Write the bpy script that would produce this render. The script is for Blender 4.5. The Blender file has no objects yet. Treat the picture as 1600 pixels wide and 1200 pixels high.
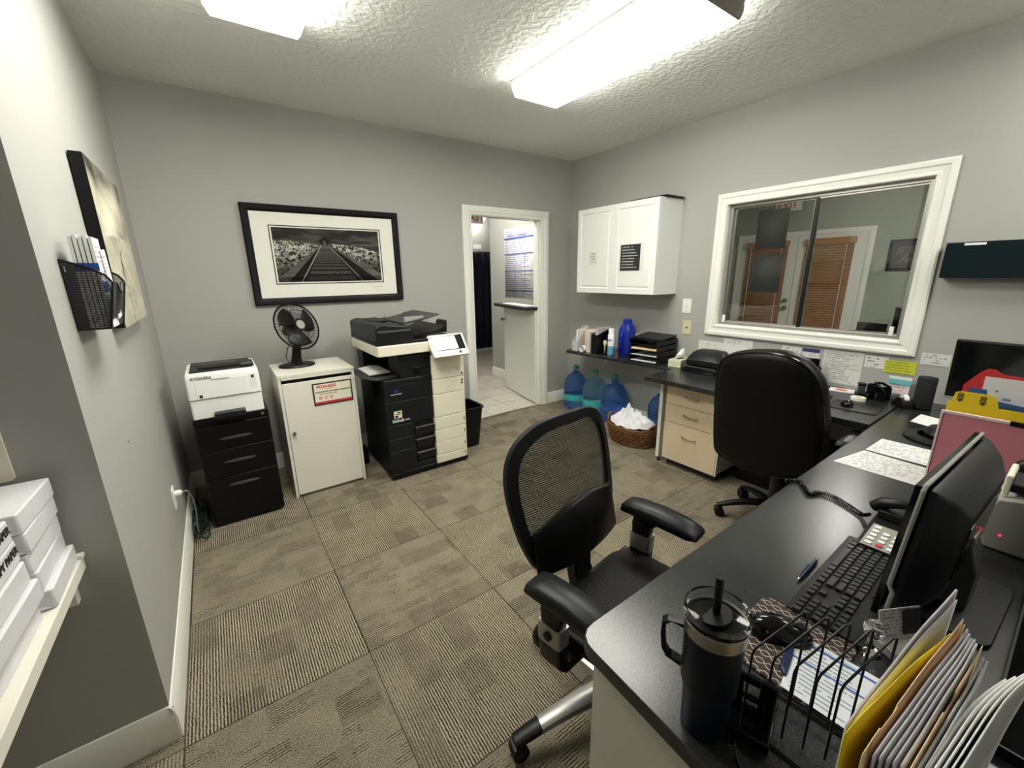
import bpy, bmesh, math, random
from mathutils import Vector, Matrix, noise
random.seed(7)
PI = math.pi
C = bpy.context.scene.collection
sc = bpy.context.scene

# ------------------------------------------------------------------ camera, world, exposure
cam_d = bpy.data.cameras.new('camera')
cam = bpy.data.objects.new('camera', cam_d); C.objects.link(cam)
cam_d.sensor_fit = 'HORIZONTAL'; cam_d.sensor_width = 36.0
cam_d.lens = 646.73 / 1600 * 36.0
cam_d.clip_start = 0.02; cam_d.clip_end = 60
YAW, PIT, ROL = 0.6153, -0.2598, -0.0150
_f = Vector((math.sin(YAW)*math.cos(PIT), math.cos(YAW)*math.cos(PIT), math.sin(PIT)))
_r = Vector((math.cos(YAW), -math.sin(YAW), 0)); _u = _r.cross(_f)
r2 = math.cos(ROL)*_r + math.sin(ROL)*_u; u2 = -math.sin(ROL)*_r + math.cos(ROL)*_u
cam.matrix_world = Matrix(((r2.x, u2.x, -_f.x, 0.3313), (r2.y, u2.y, -_f.y, -3.6169), (r2.z, u2.z, -_f.z, 1.4968), (0, 0, 0, 1)))
sc.camera = cam
w = bpy.data.worlds.new('world'); sc.world = w; w.use_nodes = True
w.node_tree.nodes['Background'].inputs[0].default_value = (0.6, 0.65, 0.7, 1)
w.node_tree.nodes['Background'].inputs[1].default_value = 0.05
sc.view_settings.view_transform = 'Standard'; sc.view_settings.look = 'None'
sc.view_settings.gamma = 1.0; sc.view_settings.use_curve_mapping = False
sc.view_settings.exposure = 1.83
LAMP = 7.0            # emission of the ceiling fixtures' diffusers
LAMP_HALL = 8.5
FILL_LOBBY = 8.5

# ------------------------------------------------------------------ materials
def new_mat(name):
    m = bpy.data.materials.new(name); m.use_nodes = True
    return m, m.node_tree, m.node_tree.nodes['Principled BSDF']
def N(nt, t, **k):
    n = nt.nodes.new(t)
    for a, b in k.items(): setattr(n, a, b)
    return n
def lk(nt, a, b): nt.links.new(a, b)
def math_n(nt, op, a, b=None, c=None):
    n = N(nt, 'ShaderNodeMath', operation=op)
    for i, v in enumerate((a, b, c)):
        if v is None: continue
        if isinstance(v, (int, float)): n.inputs[i].default_value = v
        else: lk(nt, v, n.inputs[i])
    return n.outputs[0]
def mixc(nt, fac, a, b):
    n = N(nt, 'ShaderNodeMix', data_type='RGBA')
    for i, v in ((0, fac), (6, a), (7, b)):
        if isinstance(v, (int, float)): n.inputs[i].default_value = v
        elif isinstance(v, (tuple, list)): n.inputs[i].default_value = (*v[:3], 1)
        else: lk(nt, v, n.inputs[i])
    return n.outputs[2]
def pm(name, col, rough=0.5, metal=0.0, spec=0.5, bump=None, vary=0.0, vscale=8.0, trans=0.0, ior=1.45, emit=None, estr=0.0, coat=0.0, alpha=1.0):
    m, nt, b = new_mat(name)
    b.inputs['Base Color'].default_value = (*col, 1); b.inputs['Roughness'].default_value = rough
    b.inputs['Metallic'].default_value = metal; b.inputs['Specular IOR Level'].default_value = spec
    b.inputs['Transmission Weight'].default_value = trans; b.inputs['IOR'].default_value = ior
    b.inputs['Coat Weight'].default_value = coat; b.inputs['Alpha'].default_value = alpha
    if emit: b.inputs['Emission Color'].default_value = (*emit, 1); b.inputs['Emission Strength'].default_value = estr
    tc = None
    if bump or vary:
        tc = N(nt, 'ShaderNodeTexCoord')
    if vary:
        n = N(nt, 'ShaderNodeTexNoise'); n.inputs['Scale'].default_value = vscale; n.inputs['Detail'].default_value = 5
        lk(nt, tc.outputs['Object'], n.inputs['Vector'])
        lo = tuple(max(0, c*(1-vary)) for c in col); hi = tuple(min(1, c*(1+vary)) for c in col)
        lk(nt, mixc(nt, n.outputs[0], lo, hi), b.inputs['Base Color'])
    if bump:
        sc_, st = bump
        n = N(nt, 'ShaderNodeTexNoise'); n.inputs['Scale'].default_value = sc_; n.inputs['Detail'].default_value = 4
        lk(nt, tc.outputs['Object'], n.inputs['Vector'])
        bp = N(nt, 'ShaderNodeBump'); bp.inputs['Strength'].default_value = st; bp.inputs['Distance'].default_value = 0.002
        lk(nt, n.outputs[0], bp.inputs['Height']); lk(nt, bp.outputs[0], b.inputs['Normal'])
    return m
def emat(name, col, s):
    m, nt, b = new_mat(name); nt.nodes.remove(b)
    e = N(nt, 'ShaderNodeEmission'); e.inputs[0].default_value = (*col, 1); e.inputs[1].default_value = s
    lk(nt, e.outputs[0], nt.nodes['Material Output'].inputs[0]); return m

def carpet_mat():
    m, nt, b = new_mat('carpet_tiles')
    b.inputs['Roughness'].default_value = 0.95; b.inputs['Specular IOR Level'].default_value = 0.15
    tc = N(nt, 'ShaderNodeTexCoord'); sp = N(nt, 'ShaderNodeSeparateXYZ'); lk(nt, tc.outputs['Object'], sp.inputs[0])
    T = 0.6065
    u = math_n(nt, 'DIVIDE', math_n(nt, 'SUBTRACT', sp.outputs[0], 0.628 - 5*T), T)
    v = math_n(nt, 'DIVIDE', math_n(nt, 'ADD', sp.outputs[1], 1.547 + 10*T), T)
    iu = math_n(nt, 'FLOOR', u); iv = math_n(nt, 'FLOOR', v)
    fu = math_n(nt, 'FRACT', u); fv = math_n(nt, 'FRACT', v)
    par = math_n(nt, 'MODULO', math_n(nt, 'ADD', math_n(nt, 'ADD', iu, iv), 1.0), 2.0)
    def sel(a, c):   # par ? c : a
        return math_n(nt, 'ADD', math_n(nt, 'MULTIPLY', a, math_n(nt, 'SUBTRACT', 1.0, par)), math_n(nt, 'MULTIPLY', c, par))
    s = sel(fu, fv); t = sel(fv, fu)
    tid = math_n(nt, 'ADD', math_n(nt, 'MULTIPLY', iu, 7.13), math_n(nt, 'MULTIPLY', iv, 3.71))
    def cells(ns, ntt, off):
        cx = math_n(nt, 'FLOOR', math_n(nt, 'MULTIPLY', s, ns)); cy = math_n(nt, 'FLOOR', math_n(nt, 'ADD', math_n(nt, 'MULTIPLY', t, ntt), math_n(nt, 'MULTIPLY', cx, 0.37)))
        cb = N(nt, 'ShaderNodeCombineXYZ'); lk(nt, math_n(nt, 'ADD', cx, off), cb.inputs[0]); lk(nt, cy, cb.inputs[1]); lk(nt, tid, cb.inputs[2])
        w_ = N(nt, 'ShaderNodeTexWhiteNoise', noise_dimensions='3D'); lk(nt, cb.outputs[0], w_.inputs[0]); return w_.outputs[0]
    c1 = cells(6, 3, 0.0); c2 = cells(5, 4, 31.0); c3 = cells(58, 4, 77.0); c4 = cells(22, 5, 131.0)
    NR = 60.0
    n1 = N(nt, 'ShaderNodeTexNoise'); n1.inputs['Scale'].default_value = 230; n1.inputs['Detail'].default_value = 4; n1.inputs['Roughness'].default_value = 0.6; lk(nt, tc.outputs['Object'], n1.inputs[0])
    n2 = N(nt, 'ShaderNodeTexNoise'); n2.inputs['Scale'].default_value = 7; n2.inputs['Detail'].default_value = 6; n2.inputs['Roughness'].default_value = 0.6; lk(nt, tc.outputs['Object'], n2.inputs[0])
    n4 = N(nt, 'ShaderNodeTexNoise'); n4.inputs['Scale'].default_value = 70; n4.inputs['Detail'].default_value = 2; lk(nt, tc.outputs['Object'], n4.inputs[0])
    wob = math_n(nt, 'MULTIPLY', math_n(nt, 'SUBTRACT', n4.outputs[0], 0.5), 0.012)
    rib = math_n(nt, 'ADD', math_n(nt, 'MULTIPLY', math_n(nt, 'SINE', math_n(nt, 'MULTIPLY', math_n(nt, 'ADD', s, wob), NR*2*PI)), 0.5), 0.5)
    inv = math_n(nt, 'SUBTRACT', 1.0, par)
    amp0 = math_n(nt, 'MULTIPLY', math_n(nt, 'ADD', 0.78, math_n(nt, 'MULTIPLY', c3, 0.45)), math_n(nt, 'SUBTRACT', 1.0, math_n(nt, 'MULTIPLY', math_n(nt, 'GREATER_THAN', c1, 0.72), 0.45)))
    streak = math_n(nt, 'MULTIPLY', math_n(nt, 'GREATER_THAN', c4, 0.50), math_n(nt, 'GREATER_THAN', c2, 0.48))
    amp1 = math_n(nt, 'ADD', 0.16, math_n(nt, 'MULTIPLY', streak, 0.50))
    amp = math_n(nt, 'ADD', math_n(nt, 'MULTIPLY', amp0, inv), math_n(nt, 'MULTIPLY', amp1, par))
    fac = math_n(nt, 'ADD', math_n(nt, 'MULTIPLY', math_n(nt, 'SUBTRACT', rib, 0.5), amp), 0.47)
    fac = math_n(nt, 'ADD', fac, math_n(nt, 'MULTIPLY', math_n(nt, 'SUBTRACT', n1.outputs[0], 0.5), 2.0))
    fac = math_n(nt, 'ADD', fac, math_n(nt, 'MULTIPLY', math_n(nt, 'SUBTRACT', n2.outputs[0], 0.5), 0.45))
    fac = math_n(nt, 'SUBTRACT', fac, math_n(nt, 'MULTIPLY', math_n(nt, 'MULTIPLY', streak, par), 0.07))
    cl = N(nt, 'ShaderNodeClamp'); lk(nt, fac, cl.inputs[0]); fac = cl.outputs[0]
    col = mixc(nt, fac, (0.020, 0.014, 0.009), (0.47, 0.415, 0.30))
    dark = math_n(nt, 'MULTIPLY', math_n(nt, 'GREATER_THAN', c2, 0.88), 0.26)
    dark = math_n(nt, 'ADD', dark, math_n(nt, 'MULTIPLY', math_n(nt, 'GREATER_THAN', math_n(nt, 'ADD', c1, math_n(nt, 'MULTIPLY', n2.outputs[0], 0.3)), 1.02), 0.22))
    col = mixc(nt, dark, col, (0.050, 0.033, 0.022))
    # seams
    eu = math_n(nt, 'MINIMUM', math_n(nt, 'MINIMUM', fu, math_n(nt, 'SUBTRACT', 1.0, fu)), math_n(nt, 'MINIMUM', fv, math_n(nt, 'SUBTRACT', 1.0, fv)))
    col = mixc(nt, math_n(nt, 'MULTIPLY', math_n(nt, 'LESS_THAN', eu, 0.004), 0.75), col, (0.03, 0.025, 0.018))
    lk(nt, col, b.inputs['Base Color'])
    bp = N(nt, 'ShaderNodeBump'); bp.inputs['Strength'].default_value = 0.6; bp.inputs['Distance'].default_value = 0.004
    lk(nt, fac, bp.inputs['Height']); lk(nt, bp.outputs[0], b.inputs['Normal'])
    return m

def tile_mat():
    m, nt, b = new_mat('floor_tiles'); b.inputs['Roughness'].default_value = 0.3
    tc = N(nt, 'ShaderNodeTexCoord'); mp = N(nt, 'ShaderNodeMapping'); lk(nt, tc.outputs['Object'], mp.inputs[0])
    mp.inputs['Rotation'].default_value = (0, 0, 0.0)
    br = N(nt, 'ShaderNodeTexBrick', offset=0.0); lk(nt, mp.outputs[0], br.inputs[0])
    br.inputs['Scale'].default_value = 1.0; br.inputs['Brick Width'].default_value = 0.33; br.inputs['Row Height'].default_value = 0.33
    br.inputs['Mortar Size'].default_value = 0.005; br.inputs['Mortar Smooth'].default_value = 0.1
    n = N(nt, 'ShaderNodeTexNoise'); n.inputs['Scale'].default_value = 6; n.inputs['Detail'].default_value = 6; lk(nt, tc.outputs['Object'], n.inputs[0])
    c = mixc(nt, n.outputs[0], (0.40, 0.36, 0.30), (0.72, 0.69, 0.62))
    c = mixc(nt, br.outputs['Fac'], c, (0.22, 0.20, 0.17)); lk(nt, c, b.inputs['Base Color'])
    return m

def ceiling_mat():
    m, nt, b = new_mat('ceiling_paint'); b.inputs['Base Color'].default_value = (0.86, 0.87, 0.84, 1); b.inputs['Roughness'].default_value = 0.9
    tc = N(nt, 'ShaderNodeTexCoord')
    n = N(nt, 'ShaderNodeTexNoise'); n.inputs['Scale'].default_value = 30; n.inputs['Detail'].default_value = 2; n.inputs['Roughness'].default_value = 0.4; lk(nt, tc.outputs['Object'], n.inputs[0])
    r = N(nt, 'ShaderNodeValToRGB'); r.color_ramp.elements[0].position = 0.44; r.color_ramp.elements[1].position = 0.56; lk(nt, n.outputs[0], r.inputs[0])
    bp = N(nt, 'ShaderNodeBump'); bp.inputs['Strength'].default_value = 0.55; bp.inputs['Distance'].default_value = 0.004
    lk(nt, r.outputs[0], bp.inputs['Height']); lk(nt, bp.outputs[0], b.inputs['Normal']); return m

def worktop_mat():
    m, nt, b = new_mat('worktop_laminate'); b.inputs['Roughness'].default_value = 0.30; b.inputs['Specular IOR Level'].default_value = 0.55
    tc = N(nt, 'ShaderNodeTexCoord')
    n = N(nt, 'ShaderNodeTexNoise'); n.inputs['Scale'].default_value = 9; n.inputs['Detail'].default_value = 8; n.inputs['Roughness'].default_value = 0.65; lk(nt, tc.outputs['Object'], n.inputs[0])
    n3 = N(nt, 'ShaderNodeTexNoise'); n3.inputs['Scale'].default_value = 260; n3.inputs['Detail'].default_value = 3; lk(nt, tc.outputs['Object'], n3.inputs[0])
    f = math_n(nt, 'ADD', math_n(nt, 'MULTIPLY', n.outputs[0], 0.5), math_n(nt, 'MULTIPLY', n3.outputs[0], 0.5))
    r = N(nt, 'ShaderNodeValToRGB'); r.color_ramp.elements[0].position = 0.36; r.color_ramp.elements[1].position = 0.66
    r.color_ramp.elements[0].color = (0.007, 0.008, 0.009, 1); r.color_ramp.elements[1].color = (0.030, 0.032, 0.032, 1)
    lk(nt, f, r.inputs[0]); lk(nt, r.outputs[0], b.inputs['Base Color'])
    b.inputs['Roughness'].default_value = 0.25
    bp = N(nt, 'ShaderNodeBump'); bp.inputs['Strength'].default_value = 0.12; bp.inputs['Distance'].default_value = 0.0002
    lk(nt, n3.outputs[0], bp.inputs['Height']); lk(nt, bp.outputs[0], b.inputs['Normal']); return m

def print_mat(name, base=(0.85, 0.85, 0.82), ink=(0.12, 0.12, 0.12), rows=14, cols=22, header=None, hcol=(0.05, 0.1, 0.35), margin=0.08, density=0.5, thick=0.42, seed=0.0, grid=None, bands=None, rough=0.6):
    """paper with rows of unreadable small print, laid out in UV"""
    m, nt, b = new_mat(name); b.inputs['Roughness'].default_value = rough
    tc = N(nt, 'ShaderNodeTexCoord'); sp = N(nt, 'ShaderNodeSeparateXYZ'); lk(nt, tc.outputs['UV'], sp.inputs[0])
    u, v = sp.outputs[0], sp.outputs[1]
    row = math_n(nt, 'FLOOR', math_n(nt, 'MULTIPLY', v, rows)); fr = math_n(nt, 'FRACT', math_n(nt, 'MULTIPLY', v, rows))
    line = math_n(nt, 'LESS_THAN', fr, thick)
    cb = N(nt, 'ShaderNodeCombineXYZ'); lk(nt, math_n(nt, 'MULTIPLY', u, cols), cb.inputs[0]); lk(nt, math_n(nt, 'MULTIPLY', row, 5.3), cb.inputs[1]); cb.inputs[2].default_value = seed
    n = N(nt, 'ShaderNodeTexNoise'); n.inputs['Scale'].default_value = 1.0; n.inputs['Detail'].default_value = 2; lk(nt, cb.outputs[0], n.inputs[0])
    word = math_n(nt, 'GREATER_THAN', n.outputs[0], 1 - density if density < 1 else 0)
    cr = N(nt, 'ShaderNodeCombineXYZ'); lk(nt, row, cr.inputs[0]); cr.inputs[1].default_value = seed + 3.3
    wn = N(nt, 'ShaderNodeTexWhiteNoise', noise_dimensions='3D'); lk(nt, cr.outputs[0], wn.inputs[0])
    endr = math_n(nt, 'LESS_THAN', u, math_n(nt, 'ADD', 0.55, math_n(nt, 'MULTIPLY', wn.outputs[0], 0.45 - margin)))
    mk = math_n(nt, 'MULTIPLY', line, word); mk = math_n(nt, 'MULTIPLY', mk, endr)
    mk = math_n(nt, 'MULTIPLY', mk, math_n(nt, 'GREATER_THAN', u, margin))
    mk = math_n(nt, 'MULTIPLY', mk, math_n(nt, 'GREATER_THAN', v, margin*0.7)); mk = math_n(nt, 'MULTIPLY', mk, math_n(nt, 'LESS_THAN', v, 1 - margin*0.7))
    col = mixc(nt, math_n(nt, 'MULTIPLY', mk, 0.8), base, ink)
    if grid:
        nu, nv = grid
        g1 = math_n(nt, 'LESS_THAN', math_n(nt, 'FRACT', math_n(nt, 'ADD', math_n(nt, 'MULTIPLY', u, nu), 0.02)), 0.04)
        g2 = math_n(nt, 'LESS_THAN', math_n(nt, 'FRACT', math_n(nt, 'MULTIPLY', v, nv)), 0.05)
        col = mixc(nt, math_n(nt, 'MINIMUM', math_n(nt, 'ADD', g1, g2), 1.0), col, ink)
    if bands:
        for (v0, v1, bc) in bands:
            k = math_n(nt, 'MULTIPLY', math_n(nt, 'GREATER_THAN', v, v0), math_n(nt, 'LESS_THAN', v, v1)); col = mixc(nt, k, col, bc)
    if header:
        col = mixc(nt, math_n(nt, 'GREATER_THAN', v, 1 - header), col, hcol)
    lk(nt, col, b.inputs['Base Color']); return m

def mesh_fabric(name, col, scale, hole=0.35, rough=0.7):
    """woven mesh with real see-through holes, in UV"""
    m, nt, b = new_mat(name); b.inputs['Base Color'].default_value = (*col, 1); b.inputs['Roughness'].default_value = rough
    tc = N(nt, 'ShaderNodeTexCoord'); sp = N(nt, 'ShaderNodeSeparateXYZ'); lk(nt, tc.outputs['UV'], sp.inputs[0])
    row = math_n(nt, 'FLOOR', math_n(nt, 'MULTIPLY', sp.outputs[1], scale*0.62))
    a = math_n(nt, 'ABSOLUTE', math_n(nt, 'SUBTRACT', math_n(nt, 'FRACT', math_n(nt, 'ADD', math_n(nt, 'MULTIPLY', sp.outputs[0], scale), math_n(nt, 'MULTIPLY', row, 0.5))), 0.5))
    c = math_n(nt, 'ABSOLUTE', math_n(nt, 'SUBTRACT', math_n(nt, 'FRACT', math_n(nt, 'MULTIPLY', sp.outputs[1], scale*0.62)), 0.5))
    h = math_n(nt, 'LESS_THAN', math_n(nt, 'ADD', a, c), hole)
    lk(nt, math_n(nt, 'SUBTRACT', 1.0, h), b.inputs['Alpha']); return m

M = {}
M['carpet'] = carpet_mat(); M['tiles'] = tile_mat(); M['ceiling'] = ceiling_mat(); M['top'] = worktop_mat()
M['wall'] = pm('wall_paint', (0.41, 0.408, 0.385), 0.62, spec=0.35, bump=(70, 0.12))
M['lobby_wall'] = pm('lobby_wall_paint', (0.30, 0.35, 0.28), 0.7)
M['trim'] = pm('white_trim_paint', (0.86, 0.86, 0.80), 0.35)
M['black'] = pm('black_plastic', (0.003, 0.003, 0.0032), 0.40, spec=0.35)
M['black_gloss'] = pm('black_gloss', (0.003, 0.003, 0.004), 0.12)
M['black_metal'] = pm('black_metal', (0.002, 0.002, 0.0025), 0.35, spec=0.35, bump=(300, 0.15))
M['black_frame'] = pm('black_frame', (0.004, 0.0045, 0.006), 0.45, spec=0.25)
M['charcoal'] = pm('charcoal_plastic', (0.008, 0.009, 0.011), 0.42, spec=0.4, bump=(500, 0.1))
M['greyplastic'] = pm('grey_plastic', (0.06, 0.06, 0.06), 0.45, spec=0.4)
M['lightgrey'] = pm('light_grey_plastic', (0.34, 0.33, 0.30), 0.45)
M['white'] = pm('white_plastic', (0.90, 0.91, 0.90), 0.4)
M['cream'] = pm('cream_plastic', (0.84, 0.80, 0.66), 0.42)
M['cabinet'] = pm('off_white_laminate', (0.78, 0.76, 0.67), 0.45)
M['cabwhite'] = pm('white_cabinet_lacquer', (0.84, 0.85, 0.82), 0.35)
M['maple'] = pm('maple_laminate', (0.70, 0.57, 0.40), 0.42, vary=0.10, vscale=3)
M['kick'] = pm('dark_kick', (0.03, 0.03, 0.03), 0.7)
M['steel'] = pm('brushed_steel', (0.40, 0.38, 0.34), 0.32, metal=1.0)
M['nickel'] = pm('nickel', (0.42, 0.38, 0.30), 0.3, metal=1.0)
M['silver'] = pm('silver_paint', (0.40, 0.39, 0.37), 0.35, metal=0.7)
M['chrome'] = pm('chrome', (0.8, 0.8, 0.8), 0.12, metal=1.0)
M['leather'] = pm('black_leather', (0.0015, 0.0015, 0.0016), 0.42, spec=0.28, bump=(180, 0.25))
M['paper'] = pm('white_paper', (0.84, 0.84, 0.83), 0.7)
M['paperg'] = pm('greyish_paper', (0.55, 0.54, 0.55), 0.7)
M['lilac'] = pm('lilac_paper', (0.50, 0.47, 0.52), 0.7)
M['manila'] = pm('manila_card', (0.85, 0.64, 0.40), 0.65)
M['orange'] = pm('peach_card', (0.76, 0.45, 0.22), 0.65)
M['yellow'] = pm('yellow_card', (0.82, 0.62, 0.015), 0.6)
M['pink'] = pm('pink_card', (0.62, 0.22, 0.27), 0.5)
M['red'] = pm('red_card', (0.60, 0.035, 0.04), 0.5)
M['blue'] = pm('blue_card', (0.03, 0.09, 0.33), 0.5)
M['bluejug'] = pm('blue_plastic', (0.01, 0.025, 0.30), 0.35)
M['navy'] = pm('navy_powder_coat', (0.002, 0.005, 0.018), 0.45, spec=0.3, bump=(600, 0.08))
M['navypen'] = pm('navy_pen', (0.006, 0.014, 0.06), 0.3)
M['glass'] = pm('clear_glass', (1, 1, 1), 0.0, trans=1.0, ior=1.45)
M['acrylic'] = pm('clear_acrylic', (0.95, 0.97, 0.98), 0.03, trans=1.0, ior=1.3)
M['bottle'] = pm('blue_bottle', (0.45, 0.74, 0.95), 0.05, trans=0.92, ior=1.2)
M['bottle2'] = pm('deep_blue_bottle', (0.20, 0.40, 0.88), 0.05, trans=0.9, ior=1.2)
M['green'] = pm('green_cap', (0.02, 0.22, 0.10), 0.5)
M['teal'] = pm('teal_label', (0.05, 0.42, 0.42), 0.5)
M['wicker'] = pm('wicker', (0.20, 0.085, 0.028), 0.35, vary=0.75, vscale=45)
M['towel'] = pm('white_cloth', (0.74, 0.74, 0.77), 0.9, bump=(90, 0.3))
M['curtain'] = pm('navy_curtain', (0.004, 0.009, 0.024), 0.85)
M['blind'] = pm('wood_blind', (0.42, 0.19, 0.06), 0.5, vary=0.2, vscale=6)
M['door'] = pm('door_paint', (0.78, 0.79, 0.74), 0.4)
M['screen'] = pm('dark_screen', (0.004, 0.005, 0.006), 0.12)
M['ink'] = pm('black_ink', (0.015, 0.015, 0.015), 0.6)
M['inkw'] = pm('white_ink', (0.75, 0.75, 0.75), 0.6)
M['inkred'] = pm('red_ink', (0.55, 0.03, 0.03), 0.6)
M['inkblue'] = pm('blue_ink', (0.02, 0.08, 0.40), 0.6)
M['inkgrey'] = pm('grey_ink', (0.12, 0.12, 0.13), 0.6)
M['cordgreen'] = pm('green_cord', (0.002, 0.014, 0.009), 0.5)
M['cordgrey'] = pm('grey_cord', (0.25, 0.25, 0.24), 0.5)
M['lamp'] = emat('lamp_diffuser', (1.0, 0.985, 0.885), LAMP)
M['fill_rear'] = emat('rear_fill_diffuser', (1.0, 0.985, 0.90), LAMP*.75)
M['lamp_hall'] = emat('hall_lamp', (1.0, 0.97, 0.88), LAMP_HALL)
M['fill_lobby'] = emat('lobby_fill', (1.0, 0.98, 0.9), FILL_LOBBY)
M['brown_cap'] = pm('fixture_end_cap', (0.30, 0.27, 0.22), 0.5)
M['smoke'] = pm('dark_teal_acrylic', (0.004, 0.012, 0.016), 0.08)
M['ledred'] = emat('red_led', (1.0, 0.05, 0.15), .35)
M['lcd'] = pm('pale_screen', (0.55, 0.58, 0.57), 0.12, emit=(0.8, 0.85, 0.85), estr=0.12)

# ------------------------------------------------------------------ mesh helpers
class MB:
    def __init__(s): s.bm = bmesh.new(); s.uv = s.bm.loops.layers.uv.new('UVMap'); s.mi = 0
    def face(s, vs, uvs=None, mi=None):
        try: f = s.bm.faces.new(vs)
        except ValueError: return None
        f.material_index = s.mi if mi is None else mi
        if uvs:
            for l, q in zip(f.loops, uvs): l[s.uv].uv = q
        return f
    def poly(s, pts, uvs=None): return s.face([s.bm.verts.new(p) for p in pts], uvs)
    def quad(s, a, b, c, d): return s.poly([a, b, c, d], [(0, 0), (1, 0), (1, 1), (0, 1)])
    def box(s, x0, x1, y0, y1, z0, z1, mat=None):
        P = [(x, y, z) for z in (z0, z1) for y in (y0, y1) for x in (x0, x1)]
        if mat is not None: P = [mat @ Vector(p) for p in P]
        v = [s.bm.verts.new(p) for p in P]
        for f in ((0, 2, 3, 1), (4, 5, 7, 6), (0, 1, 5, 4), (2, 6, 7, 3), (0, 4, 6, 2), (1, 3, 7, 5)): s.face([v[i] for i in f], [(0, 0), (1, 0), (1, 1), (0, 1)])
        return s
    def obox(s, c, size, rot=(0, 0, 0)):
        from mathutils import Euler
        m = Matrix.Translation(c) @ Euler(rot).to_matrix().to_4x4()
        a, b, d = size[0]/2, size[1]/2, size[2]/2
        return s.box(-a, a, -b, b, -d, d, m)
    def prism(s, pts, z0, z1, mat=None, cap=True):
        """pts 2-D polygon (ccw) extruded along z, then mat"""
        f = (lambda p: mat @ Vector(p)) if mat is not None else (lambda p: p)
        A = [s.bm.verts.new(f((p[0], p[1], z0))) for p in pts]; B = [s.bm.verts.new(f((p[0], p[1], z1))) for p in pts]
        n = len(pts)
        for i in range(n): s.face([A[i], A[(i+1) % n], B[(i+1) % n], B[i]])
        if cap: s.face(A[::-1]); s.face(B)
        return s
    def frame(s, x0, x1, z0, z1, w, y0, y1, prof=None, mat=None):
        """picture-frame moulding in xz, from y0 (back) to y1 (front); prof = [(inset, y)...]"""
        prof = prof or [(0, y0), (0, y1), (w, y1), (w, y0)]
        f = (lambda p: mat @ Vector(p)) if mat is not None else (lambda p: p)
        rings = []
        for (i, y) in prof: rings.append([s.bm.verts.new(f(p)) for p in ((x0+i, y, z0+i), (x1-i, y, z0+i), (x1-i, y, z1-i), (x0+i, y, z1-i))])
        n = len(rings)
        for k in range(n):
            a, b = rings[k], rings[(k+1) % n]
            for j in range(4): s.face([a[j], a[(j+1) % 4], b[(j+1) % 4], b[j]])
        return s
    def tube(s, pts, r, seg=8, closed=False, cap=True, flat=1.0):
        pts = [Vector(p) for p in pts]; n = len(pts); rings = []
        rs = r if isinstance(r, (list, tuple)) else [r]*n
        up = Vector((0, 0, 1)); prev = None
        for i, p in enumerate(pts):
            if closed: t = pts[(i+1) % n] - pts[i-1]
            else: t = pts[min(i+1, n-1)] - pts[max(i-1, 0)]
            t.normalize()
            if prev is None:
                a = t.cross(up) if abs(t.dot(up)) < 0.95 else t.cross(Vector((1, 0, 0)))
            else: a = prev - t*prev.dot(t)
            if a.length < 1e-6: a = t.orthogonal()
            a.normalize(); prev = a; b = t.cross(a)
            rings.append([s.bm.verts.new(p + (a*math.cos(2*PI*k/seg) + b*math.sin(2*PI*k/seg)*flat)*rs[i]) for k in range(seg)])
        m = n if closed else n-1
        for i in range(m):
            A, B = rings[i], rings[(i+1) % n]
            for k in range(seg): s.face([A[k], A[(k+1) % seg], B[(k+1) % seg], B[k]])
        if cap and not closed: s.face(rings[0][::-1]); s.face(rings[-1])
        return s
    def cyl(s, p0, p1, r0, r1=None, seg=20): return s.tube([p0, p1], [r0, r0 if r1 is None else r1], seg)
    def lathe(s, prof, c=(0, 0, 0), seg=28, mat=None, sx=1.0, sy=1.0):
        f = (lambda p: mat @ Vector(p)) if mat is not None else (lambda p: p)
        rings = []
        for (r, z) in prof:
            if r < 1e-5: rings.append([s.bm.verts.new(f((c[0], c[1], c[2]+z)))])
            else: rings.append([s.bm.verts.new(f((c[0]+r*sx*math.cos(2*PI*k/seg), c[1]+r*sy*math.sin(2*PI*k/seg), c[2]+z))) for k in range(seg)])
        for A, B in zip(rings, rings[1:]):
            for k in range(seg):
                k2 = (k+1) % seg
                if len(A) == 1 and len(B) == 1: continue
                if len(A) == 1: s.face([A[0], B[k2], B[k]])
                elif len(B) == 1: s.face([A[k], A[k2], B[0]])
                else: s.face([A[k], A[k2], B[k2], B[k]])
        return s
    def grid(s, fn, nu, nv, uvscale=(1, 1), closed_u=False):
        V = [[s.bm.verts.new(fn(i/nu, j/nv)) for i in range(nu + (0 if closed_u else 1))] for j in range(nv+1)]
        for j in range(nv):
            for i in range(nu):
                i2 = (i+1) % nu if closed_u else i+1
                s.face([V[j][i], V[j][i2], V[j+1][i2], V[j+1][i]], [(i/nu*uvscale[0], j/nv*uvscale[1]), ((i+1)/nu*uvscale[0], j/nv*uvscale[1]), ((i+1)/nu*uvscale[0], (j+1)/nv*uvscale[1]), (i/nu*uvscale[0], (j+1)/nv*uvscale[1])])
        return s
    def loft(s, rings, cap=True):
        R = [[s.bm.verts.new(p) for p in ring] for ring in rings]
        n = len(R[0])
        for A, B in zip(R, R[1:]):
            for k in range(n): s.face([A[k], A[(k+1) % n], B[(k+1) % n], B[k]])
        if cap: s.face(R[0][::-1]); s.face(R[-1])
        return s
    def ell(s, c, r, seg=18, rings=10, mat=None):
        pr_ = [(math.sin(PI*i/rings), -math.cos(PI*i/rings)*r[2]) for i in range(rings+1)]
        return s.lathe([(a*1.0, z) for a, z in pr_], c, seg, mat, r[0], r[1])
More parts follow.
